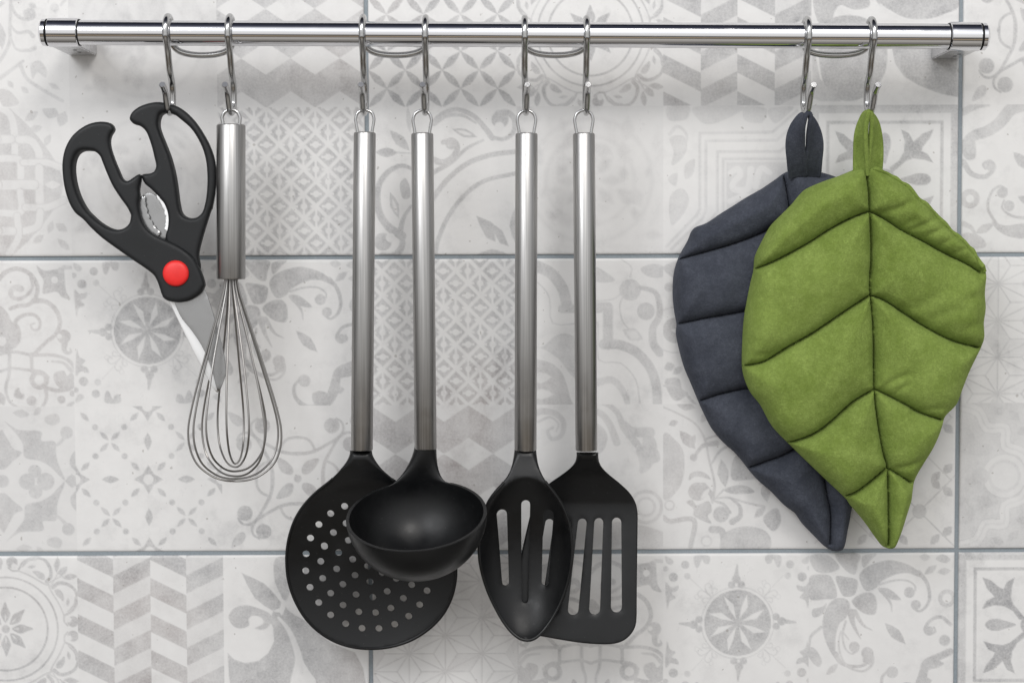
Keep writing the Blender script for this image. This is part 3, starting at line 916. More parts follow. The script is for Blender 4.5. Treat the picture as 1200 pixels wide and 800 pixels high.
def k_branch(s):
    s.crop(740, 470, 4.444, 777, 475)
    s.poly([(160, 190), (222, 204), (268, 270), (272, 380), (240, 470), (160, 510)], .34)
    st = lambda p, a, b, v=.42: s.stroke(p, a, b, v)
    st([(426, 520), (430, 430), (402, 310), (380, 205), (330, 124), (240, 70), (150, 30)], 14, 9, .36)
    st([(418, 330), (458, 270), (530, 226), (600, 215)], 10, 22); st([(380, 206), (440, 186), (500, 190)], 10, 14)
    s.poly([(296, 420), (306, 384), (350, 372), (390, 388), (412, 416), (370, 406), (330, 402)], .46)
    s.disc(342, 480, 48, .44); st([(372, 452), (410, 490), (420, 540)], 40, 8, .42); s.leaf((360, 520), (408, 460), 26, .04)
    s.leaf((466, 310), (488, 458), 62, .44); s.poly([(482, 470), (540, 448), (600, 452), (640, 484), (570, 494), (510, 490)], .46)
    st([(424, 520), (500, 512), (600, 540), (690, 560)], 8, 14, .38); st([(428, 524), (480, 470)], 8, 8)
    s.disc(466, 600, 42, .44); st([(430, 530), (480, 548), (512, 590)], 12, 18); st([(520, 520), (562, 556), (566, 610), (524, 640)], 10, 34, .44)
    s.poly([(284, 536), (316, 524), (340, 552), (400, 530), (418, 580), (396, 610), (416, 648), (370, 634), (322, 606), (320, 570)], .46)
    s.poly([(470, 720), (520, 680), (610, 664), (700, 690), (730, 750), (690, 800), (480, 800)], .36); st([(420, 680), (470, 690), (480, 750)], 40, 30, .42)
    s.leaf((248, 160), (330, 256), 60, .44); s.leaf((300, 250), (330, 180), 34, .42); s.leaf((190, 130), (240, 110), 34, .40); s.disc(322, 300, 19, .42); st([(322, 300), (370, 240), (440, 226)], 14, 30, .42)
    s.poly([(536, 300), (620, 270), (700, 330), (690, 400), (600, 420), (520, 412)], .44); s.leaf((640, 620), (700, 560), 40, .42); s.poly([(700, 600), (760, 570), (780, 640), (740, 690), (690, 640)], .44)  # big first polygon is shade painted into the ink, not print
    st([(165, 616), (200, 636), (324, 630), (306, 770)], 26, 26, .38, ); s.ring(196, 552, 24, 8, .30); s.ring(390, 742, 26, 8, .26)
    for _ in range(8):
        x, y, a = 640 + 260 * rng.random(), 60 + 480 * rng.random(), rng.random() * 6.3
        s.leaf((x, y), (x + 100 * math.cos(a), y + 100 * math.sin(a)), 50, .40)
    s.leaf((360, 120), (400, 60), 40, .36); s.leaf((230, 20), (330, 40), 50, .40)

def k_leafcross(s):
    s.crop(960, 470, 4.444, 949, 475)
    cx, cy = 527, 588
    for sx in (1, -1):
        for sy in (1, -1):
            s.stroke([(cx, cy), (cx + sx * 190, cy + sy * 190)], 6, 6, .34, 1)
    for yy in (590, 590 - 330, 590 - 660):
        for x0 in (cx, cx - 382, cx + 382):
            s.disc(x0, yy, 37, .34)
            for sx in (1, -1):
                for dx, dy, ex, ey, wd in ((60, 175, 108, 118, 44), (120, 130, 176, 80, 48)):
                    for sy in (1, -1):
                        s.leaf((x0 + sx * dx, yy + sy * dy), (x0 + sx * ex, yy + sy * ey), wd, .42)
                s.stroke([(x0, yy), (x0 + sx * 165, yy + 165)], 6, 6, .34, 1); s.stroke([(x0, yy), (x0 + sx * 165, yy - 165)], 6, 6, .34, 1)
    s.disc(cx, cy, 37, .34)

def k_floral_b(s):
    s.crop(1020, 120, 4.444, 1126, 126)
    st = lambda p, a, b, v=.36: s.stroke(p, a, b, v)
    st([(476, 250), (520, 190), (600, 160), (660, 120), (720, 50), (800, 20)], 50, 70, .36); st([(476, 60), (540, 30), (600, 20)], 40, 30, .28)
    s.poly([(480, 210), (530, 200), (540, 290), (500, 310), (476, 280)], .36)
    st([(476, 320), (520, 382), (590, 396), (636, 352), (616, 318), (580, 332), (592, 356)], 30, 12, .40); s.disc(612, 344, 20, .36)
    s.ring(512, 510, 36, 30, .34)
    st([(650, 640), (606, 560), (622, 480), (664, 446), (700, 462)], 16, 12, .38); s.disc(680, 480, 28, .38)
    st([(810, 612), (730, 600), (680, 560), (690, 520)], 16, 10, .38); s.disc(716, 548, 28, .36)
    s.poly([(630, 630), (700, 650), (800, 640), (840, 680), (800, 716), (720, 708), (660, 676)], .42)
    s.leaf((734, 270), (830, 366), 60, .44); s.leaf((760, 500), (850, 540), 46, .40); s.leaf((540, 690), (640, 640), 46, .36); s.poly([(480, 690), (560, 700), (600, 750), (560, 770), (476, 760)], .34)
    st([(480, 640), (520, 660), (540, 690)], 30, 14, .34)
    for x, y, a, b in ((900, 120, 1020, 200), (900, 300, 960, 420), (1040, 420, 1120, 340), (900, 680, 1010, 640), (1060, 560, 1140, 640)):
        s.leaf((x, y), (a, b), 60, .38)
    st([(860, 480), (930, 440), (1000, 480), (1010, 560), (950, 590), (930, 550)], 36, 14, .38)

def k_vines(s):
    s.crop(0, 0, 6.667, -86, -46); s.aa = .008
    st = lambda p, a, b, v=.28: s.stroke(p, a, b, v)
    st([(132, -300), (140, -100), (128, 60), (122, 220), (118, 320), (60, 440), (-20, 520)], 20, 30); st([(134, 40), (176, 118), (250, 152), (306, 126), (290, 84), (244, 96)], 22, 40); s.disc(268, 112, 40, .28)
    s.leaf((40, 170), (60, 380), 80, .30); st([(122, 190), (180, 252), (262, 244), (300, 280)], 16, 34); st([(130, 300), (170, 380), (260, 390), (310, 372)], 12, 34, .26)
    st([(220, 470), (120, 545), (-20, 640)], 22, 34); st([(196, 500), (250, 610), (380, 700), (520, 780)], 30, 26); s.poly([(280, 500), (350, 470), (400, 540), (390, 600), (330, 560), (290, 610)], .28)
    s.leaf((96, 620), (140, 680), 44, .28); s.leaf((200, 670), (260, 720), 46, .28); s.poly([(20, 700), (90, 690), (150, 740), (180, 800), (60, 820)], .28)
    s.leaf((410, 640), (500, 690), 40, .26); s.disc(470, 60, 34, .22); s.leaf((-20, 60), (90, 20), 40, .26); s.leaf((150, 10), (230, -60), 60, .30); s.leaf((270, 30), (330, 60), 50, .28)
    st([(420, 20), (440, -60), (520, -90), (560, -20), (520, 40)], 12, 22, .24)
    for x, y in ((-300, 100), (-200, 400), (-420, 500), (-100, 250), (-460, 200), (300, -200), (450, -250)):
        s.leaf((x, y), (x + 110, y + 70), 60, .28); st([(x, y), (x - 60, y + 60), (x - 20, y + 130), (x + 30, y + 110)], 26, 10)

D1 = [[k_starlines, k_arabesque, k_rosette, k_floral], [k_ogee, k_flower, k_diamonds, k_scrollcross]]
D2a = [[k_circles, k_medallion, k_chevron, k_ornament_low], [k_scrollquarter, k_worn, k_meander, k_palmette]]
D2b = [[k_circles, k_medallion, k_chevron, k_ornament], [k_scrollquarter, k_worn, k_meander, k_palmette]]
D4 = [[k_lattice, k_quatrefoil, k_quatrefoil_b, k_swirl], [k_blocks, k_swirl, k_branch, k_leafcross]]
D5 = [[k_leafcross, k_vines, k_worn, lambda s: k_blocks(s, 1 / 6)], [k_floral_b, k_knot, k_worn, k_lattice]]
D3 = [[k_scrollcross, k_diamonds, k_flower, k_ogee], [k_floral_b, k_rosette, k_arabesque, k_starlines]]
D6 = [[k_palmette, k_meander, k_worn, k_scrollquarter], [k_lattice, k_chevron, k_medallion, k_circles]]
ROWS = [[D4, D1, D6], [D5, D2a, D3], [D1, D4, D1], [D2b, D1, D6]]      # from above the picture downwards

TONES = {k_flower: .20, k_ogee: .12, k_worn: .22, k_blocks: .10, k_arabesque: .08, k_branch: .16, k_swirl: .16, k_quatrefoil: .08, k_knot: .06}

def lines(size, vis):
    """Grid lines across a tile: close where the print can be seen, wide elsewhere, tight on the rounded edge."""
    e_ = [0, .00018, .00045, .0009, .0015]
    out = [0.0]; x = .0021
    while x < size - .0021:
        out.append(x); x += .00077 if vis[0] <= x <= vis[1] else .0030
    a = np.array(e_ + out[1:] + [size - v for v in e_[::-1]])
    return a

def build_tile(col, row, design, parent):
    xl = X1 + (col - 1) * TP_X + GAP / 2
    zt = Z0 + (2 - row) * TP_Z - GAP / 2
    far = row == 0
    vx = (-9, -8) if far else (-.372 - xl, .372 - xl)
    vz = (-9, -8) if far else (zt - .256, zt + .256)
    gx, gz = lines(TW, vx), lines(TH, vz)
    nx, nz = len(gx), len(gz)
    GX, GZ = np.meshgrid(gx, gz)
    ink = np.zeros((nz, nx)); tone = np.zeros((nz, nx))
    cw, ch = TW / 4, TH / 2
    for j in range(2):
        for i in range(4):
            cs = (gx >= i * cw) & (gx < (i + 1) * cw + (1 if i == 3 else 0)); rs = (gz >= j * ch) & (gz < (j + 1) * ch + (1 if j == 1 else 0))
            ix = np.where(cs)[0]; iz = np.where(rs)[0]
            sl = (slice(iz[0], iz[-1] + 1), slice(ix[0], ix[-1] + 1))
            c = Cell((GX[sl] - i * cw) / cw, (GZ[sl] - j * ch) / ch)
            fn = design[j][i]
            fn(c)
            ink[sl] = c.ink
            tone[sl] = TONES.get(fn, .03) + .05 * rng.random()
    d = np.minimum(np.minimum(GX, TW - GX), np.minimum(GZ, TH - GZ))
    r = .0015
    q = np.clip(d / r, 0, 1)
    h = -r * .75 * (1 - np.sqrt(np.clip(1 - (1 - q) ** 2, 0, 1)))
    h += -.00030 * np.exp(-d / .006)
    tilt = rng.normal(0, .0006, 2)
    h += (GX / TW - .5) * tilt[0] + (GZ / TH - .5) * tilt[1]
    x = xl + GX; z = zt - GZ
    # side skirt
    ring = [(0, i) for i in range(nx)] + [(j, nx - 1) for j in range(1, nz)] + [(nz - 1, i) for i in range(nx - 2, -1, -1)] + [(j, 0) for j in range(nz - 2, 0, -1)]
    ri = np.array([a * nx + b for a, b in ring])
    V = np.c_[x.ravel(), -h.ravel(), z.ravel()]
    S = V[ri].copy(); S[:, 1] = .006
    V = np.vstack([V, S])
    ca, sa = math.cos(ROLL), math.sin(ROLL)
    V = np.c_[V[:, 0] * ca - V[:, 2] * sa, V[:, 1], V[:, 0] * sa + V[:, 2] * ca]
    a = (np.arange(nz - 1)[:, None] * nx + np.arange(nx - 1)[None]).ravel()
    F = np.c_[a, a + nx, a + nx + 1, a + 1]
    m = len(ri); n0 = nx * nz
    k = np.arange(m); k2 = (k + 1) % m
    F = np.vstack([F, np.c_[ri[k], ri[k2], n0 + k2, n0 + k]])
    me = bpy.data.meshes.new('tile')
    me.vertices.add(len(V)); me.vertices.foreach_set('co', V.astype(np.float32).ravel())
    me.loops.add(len(F) * 4); me.loops.foreach_set('vertex_index', F.astype(np.int32).ravel())
    me.polygons.add(len(F)); me.polygons.foreach_set('loop_start', np.arange(len(F), dtype=np.int32) * 4)
    me.update(); me.validate()
    at = me.color_attributes.new('print', 'FLOAT_COLOR', 'POINT')
    cd = np.zeros((len(V), 4), np.float32); cd[:, 3] = 1
    cd[:n0, 0] = ink.ravel(); cd[:n0, 1] = tone.ravel(); cd[n0:, 0] = .1
    at.data.foreach_set('color', cd.ravel())
    return link('tile', me, M_TILE, parent)

bm = bmesh.new()
bmesh.ops.create_cube(bm, size=1, matrix=Matrix.Translation((.1033, .0118, .0577)) @ Matrix.Diagonal((3 * TP_X, .020, 4 * TP_Z, 1)))
me = bpy.data.meshes.new('wall'); bm.to_mesh(me); bm.free()
wall = link('wall', me, M_GROUT, smooth=False)
wall['kind'] = 'structure'
for r_, row_ in enumerate(ROWS):
    for c_, d_ in enumerate(row_):
        build_tile(c_, r_, d_, wall)
# ------------------------------------------------------------------ the chrome rail
RAIL_H = .05
BR = .0081
ra, rb = P(93, 38.4, RAIL_H), P(1112, 43.0, RAIL_H)
rail_dir = (rb - ra).normalized()
rail = thing('utensil_rail', 'long polished chrome rail fixed across the top of the tiled wall', 'rail', (ra + rb) / 2)
Lr = (rb - ra).length
lathe('bar', ra - rail_dir * .004, rb, [(0, BR), (Lr + .008, BR)], M_CHROME, rail, 64)
def rail_end(p, d):
    rc = .0093
    col = [(0, BR + .0002), (0, rc - .0005), (.0005, rc), (.0192, rc), (.0199, rc - .0006), (.0201, rc - .0012), (.0207, rc - .0012)]
    c = lathe('end_collar', p, p + d, col, M_CHROME, rail, 64)
    q = p + d * .0206
    lathe('end_cap', q, q + d, [(0, rc - .0011), (.0004, rc - .0005), (.0028, rc - .0006), (.0042, rc - .0022), (.0049, rc - .0045), (.0051, rc - .0075)], M_CHROME, rail, 64)
    for s_, r_ in ((-.0006, BR + .00045), (.0200, rc - .0006)):
        g_ = p + d * s_
        lathe('gap_ring', g_, g_ + d, [(0, r_ - .001), (0, r_), (.0006, r_), (.0006, r_ - .001)], M_DARK, c, 48)
    # arm back to the wall
    m = p + d * .0103
    z0 = m.z - rc + .0006
    bvf = box_vf(Vector((m.x, -.0237, z0 + .0065)), .0186, .0472, .0130, .0007)
    me = mesh_from('wall_bracket', *bvf); fix_normals(me)
    br = link('wall_bracket', me, M_DCHROME, rail, sharp=30)
    for yy in (-.018, -.029):
        lathe('screw_hole', (m.x + .002, yy, z0 - .00015), (m.x + .002, yy, z0 + 1), [(0, .0013), (.0004, .0013)], M_DARK, br, 16)
rail_end(ra, -rail_dir)
rail_end(rb, rail_dir)

# ------------------------------------------------------------------ double wire hooks over the rail
WR = .0021
def bar_z(px):
    t = (P(px, 41, RAIL_H).x - ra.x) / (rb.x - ra.x)
    return ra.z + (rb.z - ra.z) * t
def hook_pts(px, dtip=0.0, bot=136.0, tip=98.0):
    x = P(px, 40, .060).x; zc = bar_z(px); ro = BR + WR + .0004
    pts = []
    for a in np.linspace(205, -25, 15):             # over the bar from behind to the front
        pts.append((x, -(RAIL_H + ro * math.cos(R(a))), zc + ro * math.sin(R(a))))
    zb = P(px, bot, .048).z + WR
    zt = P(px, tip, .075).z
    rb_, hb0 = .0092, .0468
    pts += [(x, -.0535, zc - .012), (x, -.0475, zc - .024), (x + dtip * .2, -.0400, zb + rb_ + .010)]
    for a in (180, 212, 244, 276, 308, 334):
        pts.append((x + dtip * (.3 + .4 * (a - 180) / 154), -(hb0 + rb_ * math.cos(R(a))), zb + rb_ + rb_ * math.sin(R(a))))
    pts += [(x + dtip * .85, -.0605, zb + .0125), (x + dtip, -.0680, zt)]
    return pts
HOOK_X = [(194.0, 267.0), (424.0, 498.0), (615.0, 688.0), (948.0, 1024.5)]
HOOK_D = [(-.0008, -.0008), (0, -.0012), (.0016, .0004), (.0020, .0012)]
HLAB = ['double wire hook on the rail holding the black scissors and the whisk',
        'double wire hook on the rail holding the skimmer and the ladle',
        'double wire hook on the rail holding the slotted spoon and the turner',
        'double wire hook on the rail holding the two leaf pot holders']
for (xa, xb), (da, db), lab in zip(HOOK_X, HOOK_D, HLAB):
    A, B = hook_pts(xa, da), hook_pts(xb, db)
    root = thing('double_hook', lab, 'hook', (Vector(A[7]) + Vector(B[7])) / 2, 'double wire hooks on the rail')
    for q in (A, B):
        tube('hook', spline(q, 5), WR, M_HOOK, root, 14)
    a0, b0 = Vector(A[0]), Vector(B[0])
    zl = P((xa + xb) / 2, 65.0, .038).z
    dep = a0.z - zl
    br = [a0 + Vector((0, -.0004, .0012))] + [(a0.x + (b0.x - a0.x) * (s_ - .10 * math.sin(2 * math.pi * s_)), a0.y + .0015 * math.sin(math.pi * s_), a0.z + (b0.z - a0.z) * s_ - dep * math.sin(math.pi * s_) ** .8) for s_ in np.linspace(.06, .94, 12)] + [b0 + Vector((0, -.0004, .0012))]
    tube('connecting_wire', spline([tuple(v) for v in br], 4), WR, M_HOOK, root, 14)

# ------------------------------------------------------------------ steel handled tools
HH = .0495
def handle_set(root, top, bot, dia_px, loop_w=11.0, loop_top=127.5):
    a, b = P(*top, HH), P(*bot, HH)
    r = dia_px / 2 / FPX * (DIST - HH)
    d = (b - a).normalized(); L_ = (b - a).length
    lathe('handle', a, b, [(0, r * .80), (.0003, r * .93), (.0011, r), (L_ - .0006, r), (L_, r * .96)], M_BRUSH, root, 56)
    cx = top[0]
    y0 = top[1] + 5
    pts = [(cx - loop_w * .76, y0), (cx - loop_w * .80, top[1] - 2), (cx - loop_w * .93, top[1] - 10), (cx - loop_w * .97, top[1] - 16), (cx - loop_w * .72, top[1] - 23), (cx, loop_top + 1.8)]
    pts += [(2 * cx - x, y) for x, y in pts[-2::-1]]
    tube('hanging_loop', spline([tuple(P(x, y, HH)) for x, y in pts], 6), .00102, M_HOOK, root, 12)
    return a, b, r

# skimmer ------------------------------------------------------------
sk = thing('skimmer', 'round black skimmer full of holes on a steel handle, behind the ladle', 'skimmer', P(424, 528, HH), 'black kitchen tools with steel handles')
handle_set(sk, (427.5, 155), (424, 527), 25.8)
out = [(411.6, 526), (411, 531), (408, 538), (402, 546), (394, 555), (385, 563), (373, 572.5), (362, 583), (352, 595.5), (344, 610), (338, 628), (335, 645), (334.4, 661), (336, 679), (341, 697.5), (349, 715), (360, 731), (375, 745), (393, 755.5), (413, 761.5), (434, 763.3), (455, 761.5), (476, 755.5), (494, 746), (510, 733), (522, 718), (530.5, 700), (535, 680), (535.5, 660), (533, 642), (528, 625), (519, 608), (507, 594), (492, 581), (475, 569), (461, 558.5), (450, 548.5), (443, 540), (438.2, 532), (437, 526)]
SH = .040
O = to_xz(spline(out, 6), SH)
hz = [(152, 52), (268, 8), (357, 50), (446, 95), (541, 140), (634, 183), (727, 222), (826, 260), (926, 295), (950, 193), (243, 105), (148, 163), (343, 157), (460, 200), (556, 243), (667, 305), (772, 348), (878, 386), (254, 216), (174, 271), (382, 258), (466, 326), (573, 343), (691, 412), (807, 461), (229, 371), (304, 314), (383, 392), (484, 436), (592, 442), (717, 514), (305, 452), (401, 510), (506, 540), (615, 541), (520, 38), (850, 158), (752, 124), (660, 88), (575, 20), (700, 20), (800, 60), (900, 92)]
holes = [(330 + x / 5.4545, 640 + y / 5.4545) for x, y in hz] + [(330 + x / 5.4545, 520 + y / 5.4545) for x, y in ((402, 398), (312, 445), (236, 516), (408, 512), (326, 572), (181, 604), (267, 658), (420, 625), (500, 560), (590, 500), (500, 450))]
def circ(c, r, n=14):
    return np.array([(c[0] + r * math.cos(2 * math.pi * k / n), c[1] + r * math.sin(2 * math.pi * k / n)) for k in range(n)])
HO = [circ(to_xz([h], SH)[0], .00238) for h in holes]
cxz = to_xz([(434.8, 662)], SH)[0]; Rk = to_xz([(535.4, 662)], SH)[0][0] - cxz[0]
nz_ = to_xz([(424, 522), (424, 560)], SH)[:, 1]
def hf(x, z):
    rho = np.hypot(x - cxz[0], z - cxz[1]) / Rk
    neck = sstep(nz_[1] - .012, nz_[0], z)
    dish = .0085 * np.clip(1 - rho ** 2.4, 0, 1)
    return SH + .0135 * neck - dish * (1 - neck) + .10 * (z - cxz[1]) * (1 - neck)
tf = lambda x, z: .0022 + .0098 * sstep(nz_[1] + .004, nz_[0], z)
plate('head', O, HO, hf, tf, lambda x, z: tf(x, z) * .5, .0026, M_NYLON, sk, hole_r=.0)
def bead(O_, c, hfun, ztop, rad, root):
    q = resample(O_, .0022)
    q = q + (c - q) / np.linalg.norm(c - q, axis=1)[:, None] * (rad * .75)
    k = q[:, 1] < ztop
    s0 = np.where(~k)[0].max() + 1
    q = np.array([q[(i + s0) % len(q)] for i in range(len(q)) if k[(i + s0) % len(q)]])
    h = hfun(q[:, 0], q[:, 1])
    tube('rim', [(x, -(y - rad * .45), z) for (x, z), y in zip(q, h)], rad, M_NYLON, [c_ for c_ in root.children if c_.name.startswith('head')][0], 10)
bead(O, cxz, hf, nz_[1] + .001, .00105, sk)

# ladle ----------------------------------------------------------------
ld = thing('ladle', 'deep black ladle on a steel handle, hanging in front of the skimmer', 'ladle', P(498.5, 528, HH), 'black kitchen tools with steel handles')
ha, hb_, hr = handle_set(ld, (494.8, 156), (498.8, 526), 26.0)
tl = R(21.8)
Rb = .0424
hc = .0905
Cc = P(488, 602.5, hc)
xh = Vector((math.cos(R(3)), 0, math.sin(R(3))))
bk = Vector((-math.sin(R(3)) * math.sin(tl), math.cos(tl), math.sin(tl))); bk = (bk - xh * bk.dot(xh)).normalized()
nn = xh.cross(bk); nn = nn if nn.z > 0 else -nn
NA, NRg = 120, 26
V, F = [], []
V.append(Cc - nn * .0388)
for i in range(1, NRg + 1):
    t = i / NRg * (math.pi / 2)
    rr = Rb * math.sin(t); dp = .0388 * math.cos(t) * (1.0)
    for k in range(NA):
        a = 2 * math.pi * k / NA
        V.append(Cc + xh * (rr * math.sin(a)) + bk * (rr * math.cos(a)) - nn * dp)
for k in range(NA): F.append((0, 1 + k, 1 + (k + 1) % NA))
for i in range(NRg - 1):
    for k in range(NA):
        a = 1 + i * NA + k; b = 1 + i * NA + (k + 1) % NA
        F.append((a, a + NA, b + NA, b))
rim0 = 1 + (NRg - 1) * NA
hd = (ha - hb_).normalized()
NK, NS = 10, 22                                       # neck: rim sector +-NK steps, NS rows up to the handle
neck_end = hb_ + hd * .004
def herm(p0, p1, t0, t1, s):
    return p0 * (2 * s ** 3 - 3 * s ** 2 + 1) + t0 * (s ** 3 - 2 * s ** 2 + s) + p1 * (-2 * s ** 3 + 3 * s ** 2) + t1 * (s ** 3 - s ** 2)
rows = [[rim0 + (k % NA) for k in range(-NK, NK + 1)]]
for j in range(1, NS + 1):
    s_ = j / NS; row = []
    for k in range(-NK, NK + 1):
        p0 = V[rim0 + (k % NA)]
        q = k / NK
        p1 = neck_end + Vector((q * hr * .98, -hr * .98 * math.sqrt(max(0, 1 - q * q)) * .9, 0))
        ph = 2 * math.pi * k / NA
        t0 = nn * (.016 * (1 - q * q)) + (xh * -math.cos(ph) + bk * math.sin(ph)) * (q * .034)
        t1 = hd * .026
        row.append(len(V)); V.append(herm(p0, p1, t0, t1, s_))
    rows.append(row)
for r0, r1 in zip(rows, rows[1:]):
    for k in range(2 * NK):
        F.append((r0[k], r1[k], r1[k + 1], r0[k + 1]))
me = mesh_from('bowl', V, F)
fix_normals(me)
bm = bmesh.new(); bm.from_mesh(me); bm.faces.ensure_lookup_table()
if bm.faces[0].normal.dot(nn) < 0:
    bmesh.ops.reverse_faces(bm, faces=bm.faces)
bm.to_mesh(me); bm.free()
bowl = link('bowl', me, M_NYLON, ld, sharp=60)
so = bowl.modifiers.new('wall', 'SOLIDIFY'); so.thickness = .0021; so.offset = -1
bv = bowl.modifiers.new('lip', 'BEVEL'); bv.width = .0007; bv.segments = 3; bv.limit_method = 'ANGLE'; bv.angle_limit = R(50)
lathe('socket', neck_end + Vector((0, .0006, 0)), hb_ - hd * .03 + Vector((0, .0006, 0)), [(0, hr * .93), (.0035, hr * .965), (.007, hr * .82), (.011, hr * .5), (.014, hr * .1)], M_NYLON, ld, 40, 60)

# turner -----------------------------------------------------------------
tn = thing('slotted_turner', 'flat black turner with long slots on a steel handle, behind the slotted spoon', 'turner', P(687, 528, HH), 'black kitchen tools with steel handles')
handle_set(tn, (684.2, 156), (687.2, 527.5), 25.8)
TH_ = .034
out = [(674.6, 526.5), (674.6, 532), (672.5, 540), (666, 548), (656, 556.5), (646, 564), (636, 573), (628, 585), (622.5, 600), (617, 622), (611, 648), (604, 680), (598, 708), (596.5, 720), (599, 729), (607, 735.5), (620, 739), (637, 741.5), (657, 745), (680, 748.3), (700, 749.8), (716, 749.6), (728, 746.5), (737, 740), (743, 731), (745, 720), (745.5, 700), (746.5, 660), (747.6, 620), (747.8, 601), (745, 589), (738, 577.5), (726, 565.5), (713, 554.5), (705, 546), (701, 538), (700, 531), (699.8, 526.5)]
O = to_xz(spline(out, 6), TH_)
def slot(x0, y0, w0, x1, y1, w1, h, n=8):
    p = []
    for a in np.linspace(180, 360, n): p.append((x0 + w0 / 2 * math.cos(R(a)), y0 + w0 / 2 + w0 / 2 * math.sin(R(a))))
    for a in np.linspace(0, 180, n): p.append((x1 + w1 / 2 * math.cos(R(a)), y1 - w1 / 2 + w1 / 2 * math.sin(R(a))))
    return to_xz(p, h)
SL = [slot(644, 608.5, 10, 628, 716, 12, TH_), slot(663, 608.5, 10, 646.5, 717, 12, TH_), slot(682.6, 608, 10.4, 671.2, 717.5, 12.4, TH_), slot(702, 607.5, 10.6, 696.2, 717, 12.6, TH_), slot(723, 607, 11, 721.6, 714.5, 12.8, TH_)]
tz = to_xz([(0, 522), (0, 552), (0, 588), (0, 750)], TH_)[:, 1]
def hf2(x, z):
    n_ = sstep(tz[1] - .004, tz[0], z)
    a = np.clip((z - tz[2]) / (tz[0] - tz[2]), -1, 1)
    k = np.log1p(np.exp(a * 9)) / 9                   # soft bend where neck meets blade
    low = np.clip((tz[2] - z) / (tz[2] - tz[3]), 0, 1)
    return .0285 + .0215 * k + .018 * low + .0062 * n_
tf2 = lambda x, z: .0022 + .0095 * sstep(tz[1] + .002, tz[0], z)
plate('head', O, SL, hf2, tf2, lambda x, z: tf2(x, z) * .5, .0026, M_NYLON, tn, hole_r=.0004)

# slotted spoon -------------------------------------------------------------
sp = thing('slotted_spoon', 'oval black spoon with three slots on a steel handle, in front of the turner', 'spoon', P(616, 528, HH), 'black kitchen tools with steel handles')
handle_set(sp, (617, 156), (615.8, 527.5), 26.0)
PH = .058
out = [(602.9, 526.5), (602.4, 533), (600, 545), (596, 555), (589, 564.5), (580, 574.5), (572, 586), (566, 600), (562, 617), (560.3, 635), (560, 646), (561.5, 661), (565, 677), (571, 695), (579, 712), (588, 727.5), (598, 740), (607, 747), (615.5, 750), (624.5, 749), (634.5, 742), (645.5, 729), (656.5, 710), (664.5, 690), (669.5, 670), (672, 650), (671.5, 635), (669.2, 617), (664, 600), (657, 585.5), (648, 573), (639, 562), (633.5, 552), (630.5, 543), (629, 533), (628.5, 526.5)]
O = to_xz(spline(out, 6), PH)
SL = [slot(588, 598, 12, 592.3, 689.5, 8, PH), slot(616.2, 587.5, 10.4, 615.4, 710, 8, PH), slot(643.2, 598, 12, 639.2, 689.5, 8, PH)]
ec = to_xz([(616, 653.5)], PH)[0]
erx = to_xz([(669.5, 653)], PH)[0][0] - ec[0]; erz = ec[1] - to_xz([(616, 747.6)], PH)[0][1]
pz = to_xz([(0, 522), (0, 556)], PH)[:, 1]
def hf3(x, z):
    rho = np.hypot((x - ec[0]) / erx, (z - ec[1]) / erz)
    dish = .0175 * np.clip(1 - rho ** 2.1, 0, 1) ** .85
    side = -.0020 * ((x - ec[0]) / erx) ** 2
    return PH + .003 - .0065 * sstep(pz[1] - .01, pz[0], z) + side * sstep(0, -.02, z - pz[1]) - dish
tf3 = lambda x, z: .0024 + .0085 * sstep(pz[1] + .003, pz[0], z)
th = np.linspace(0, 2 * math.pi, 90, endpoint=False)
ex = np.vstack([np.c_[ec[0] + erx * f * np.cos(th), ec[1] + erz * f * np.sin(th)] for f in (.94, .975, .995, 1.01)])
ok = inside(ex[:, 0], ex[:, 1], O) & (seg_dist(ex[:, 0], ex[:, 1], O, True)[0] > .0008)
plate('head', O, SL, hf3, tf3, lambda x, z: tf3(x, z) * .5, .0024, M_NYLON, sp, extra=ex[ok], hole_r=.0004)

bead(O, ec, hf3, pz[1] - .004, .0011, sp)

# ------------------------------------------------------------------ whisk
wk = thing('whisk', 'steel balloon whisk with a thick brushed handle, beside the scissors', 'whisk', P(270.5, 326, HH))
a, b = P(270.7, 146, HH), P(270.7, 327, HH)
r = 33.6 / 2 / FPX * (DIST - HH)
d = (b - a).normalized(); L_ = (b - a).length
lathe('handle', a, b, [(0, r * .86), (.0003, r * .95), (.0011, r), (L_ - .0008, r), (L_ - .0001, r * .97), (L_, r * .9), (L_ - .0012, r * .86), (L_ - .0012, r * .1)], M_BRUSH, wk, 64)
pts = [(261.5, 150), (261, 143), (260.3, 138), (263.5, 131.5), (270.8, 128.4), (278, 131.5), (281.2, 138), (281, 143), (280.5, 150)]
tube('hanging_loop', spline([tuple(P(x, y, HH)) for x, y in pts], 6), .00115, M_HOOK, wk, 12)
prof = [(0.11, 318), (.14, 334), (.22, 352), (.44, 391), (.71, 440), (.90, 478), (.985, 503), (.96, 524), (.82, 543), (.55, 556), (.28, 562), (0, 563.5)]
for ang, sc_, dz, q in ((3, 1.0, 0, 0), (33, .985, 3, .5), (-37, .97, 6, -.6), (58, .965, 12, .7), (-60, .95, 17, -.6), (88, .93, 21, .3)):
    half = [(rr * 55 * sc_, y if y < 340 else y - dz * (y - 340) / 223) for rr, y in prof]
    path = [(x, y) for x, y in half] + [(-x, y) for x, y in half[-2::-1]]
    pts = []
    for x, y in path:
        ax = P(270.6 + 6.0 * max(0, (y - 326)) / 237 + (q * 6 * max(0, y - 420) / 140), y, HH)
        m = x / FPX * (DIST - HH)
        pts.append((ax.x + m * math.cos(R(ang)), ax.y + m * math.sin(R(ang)), ax.z))
    tube('wire', spline(pts, 5), .00068, M_WIRE, wk, 10)

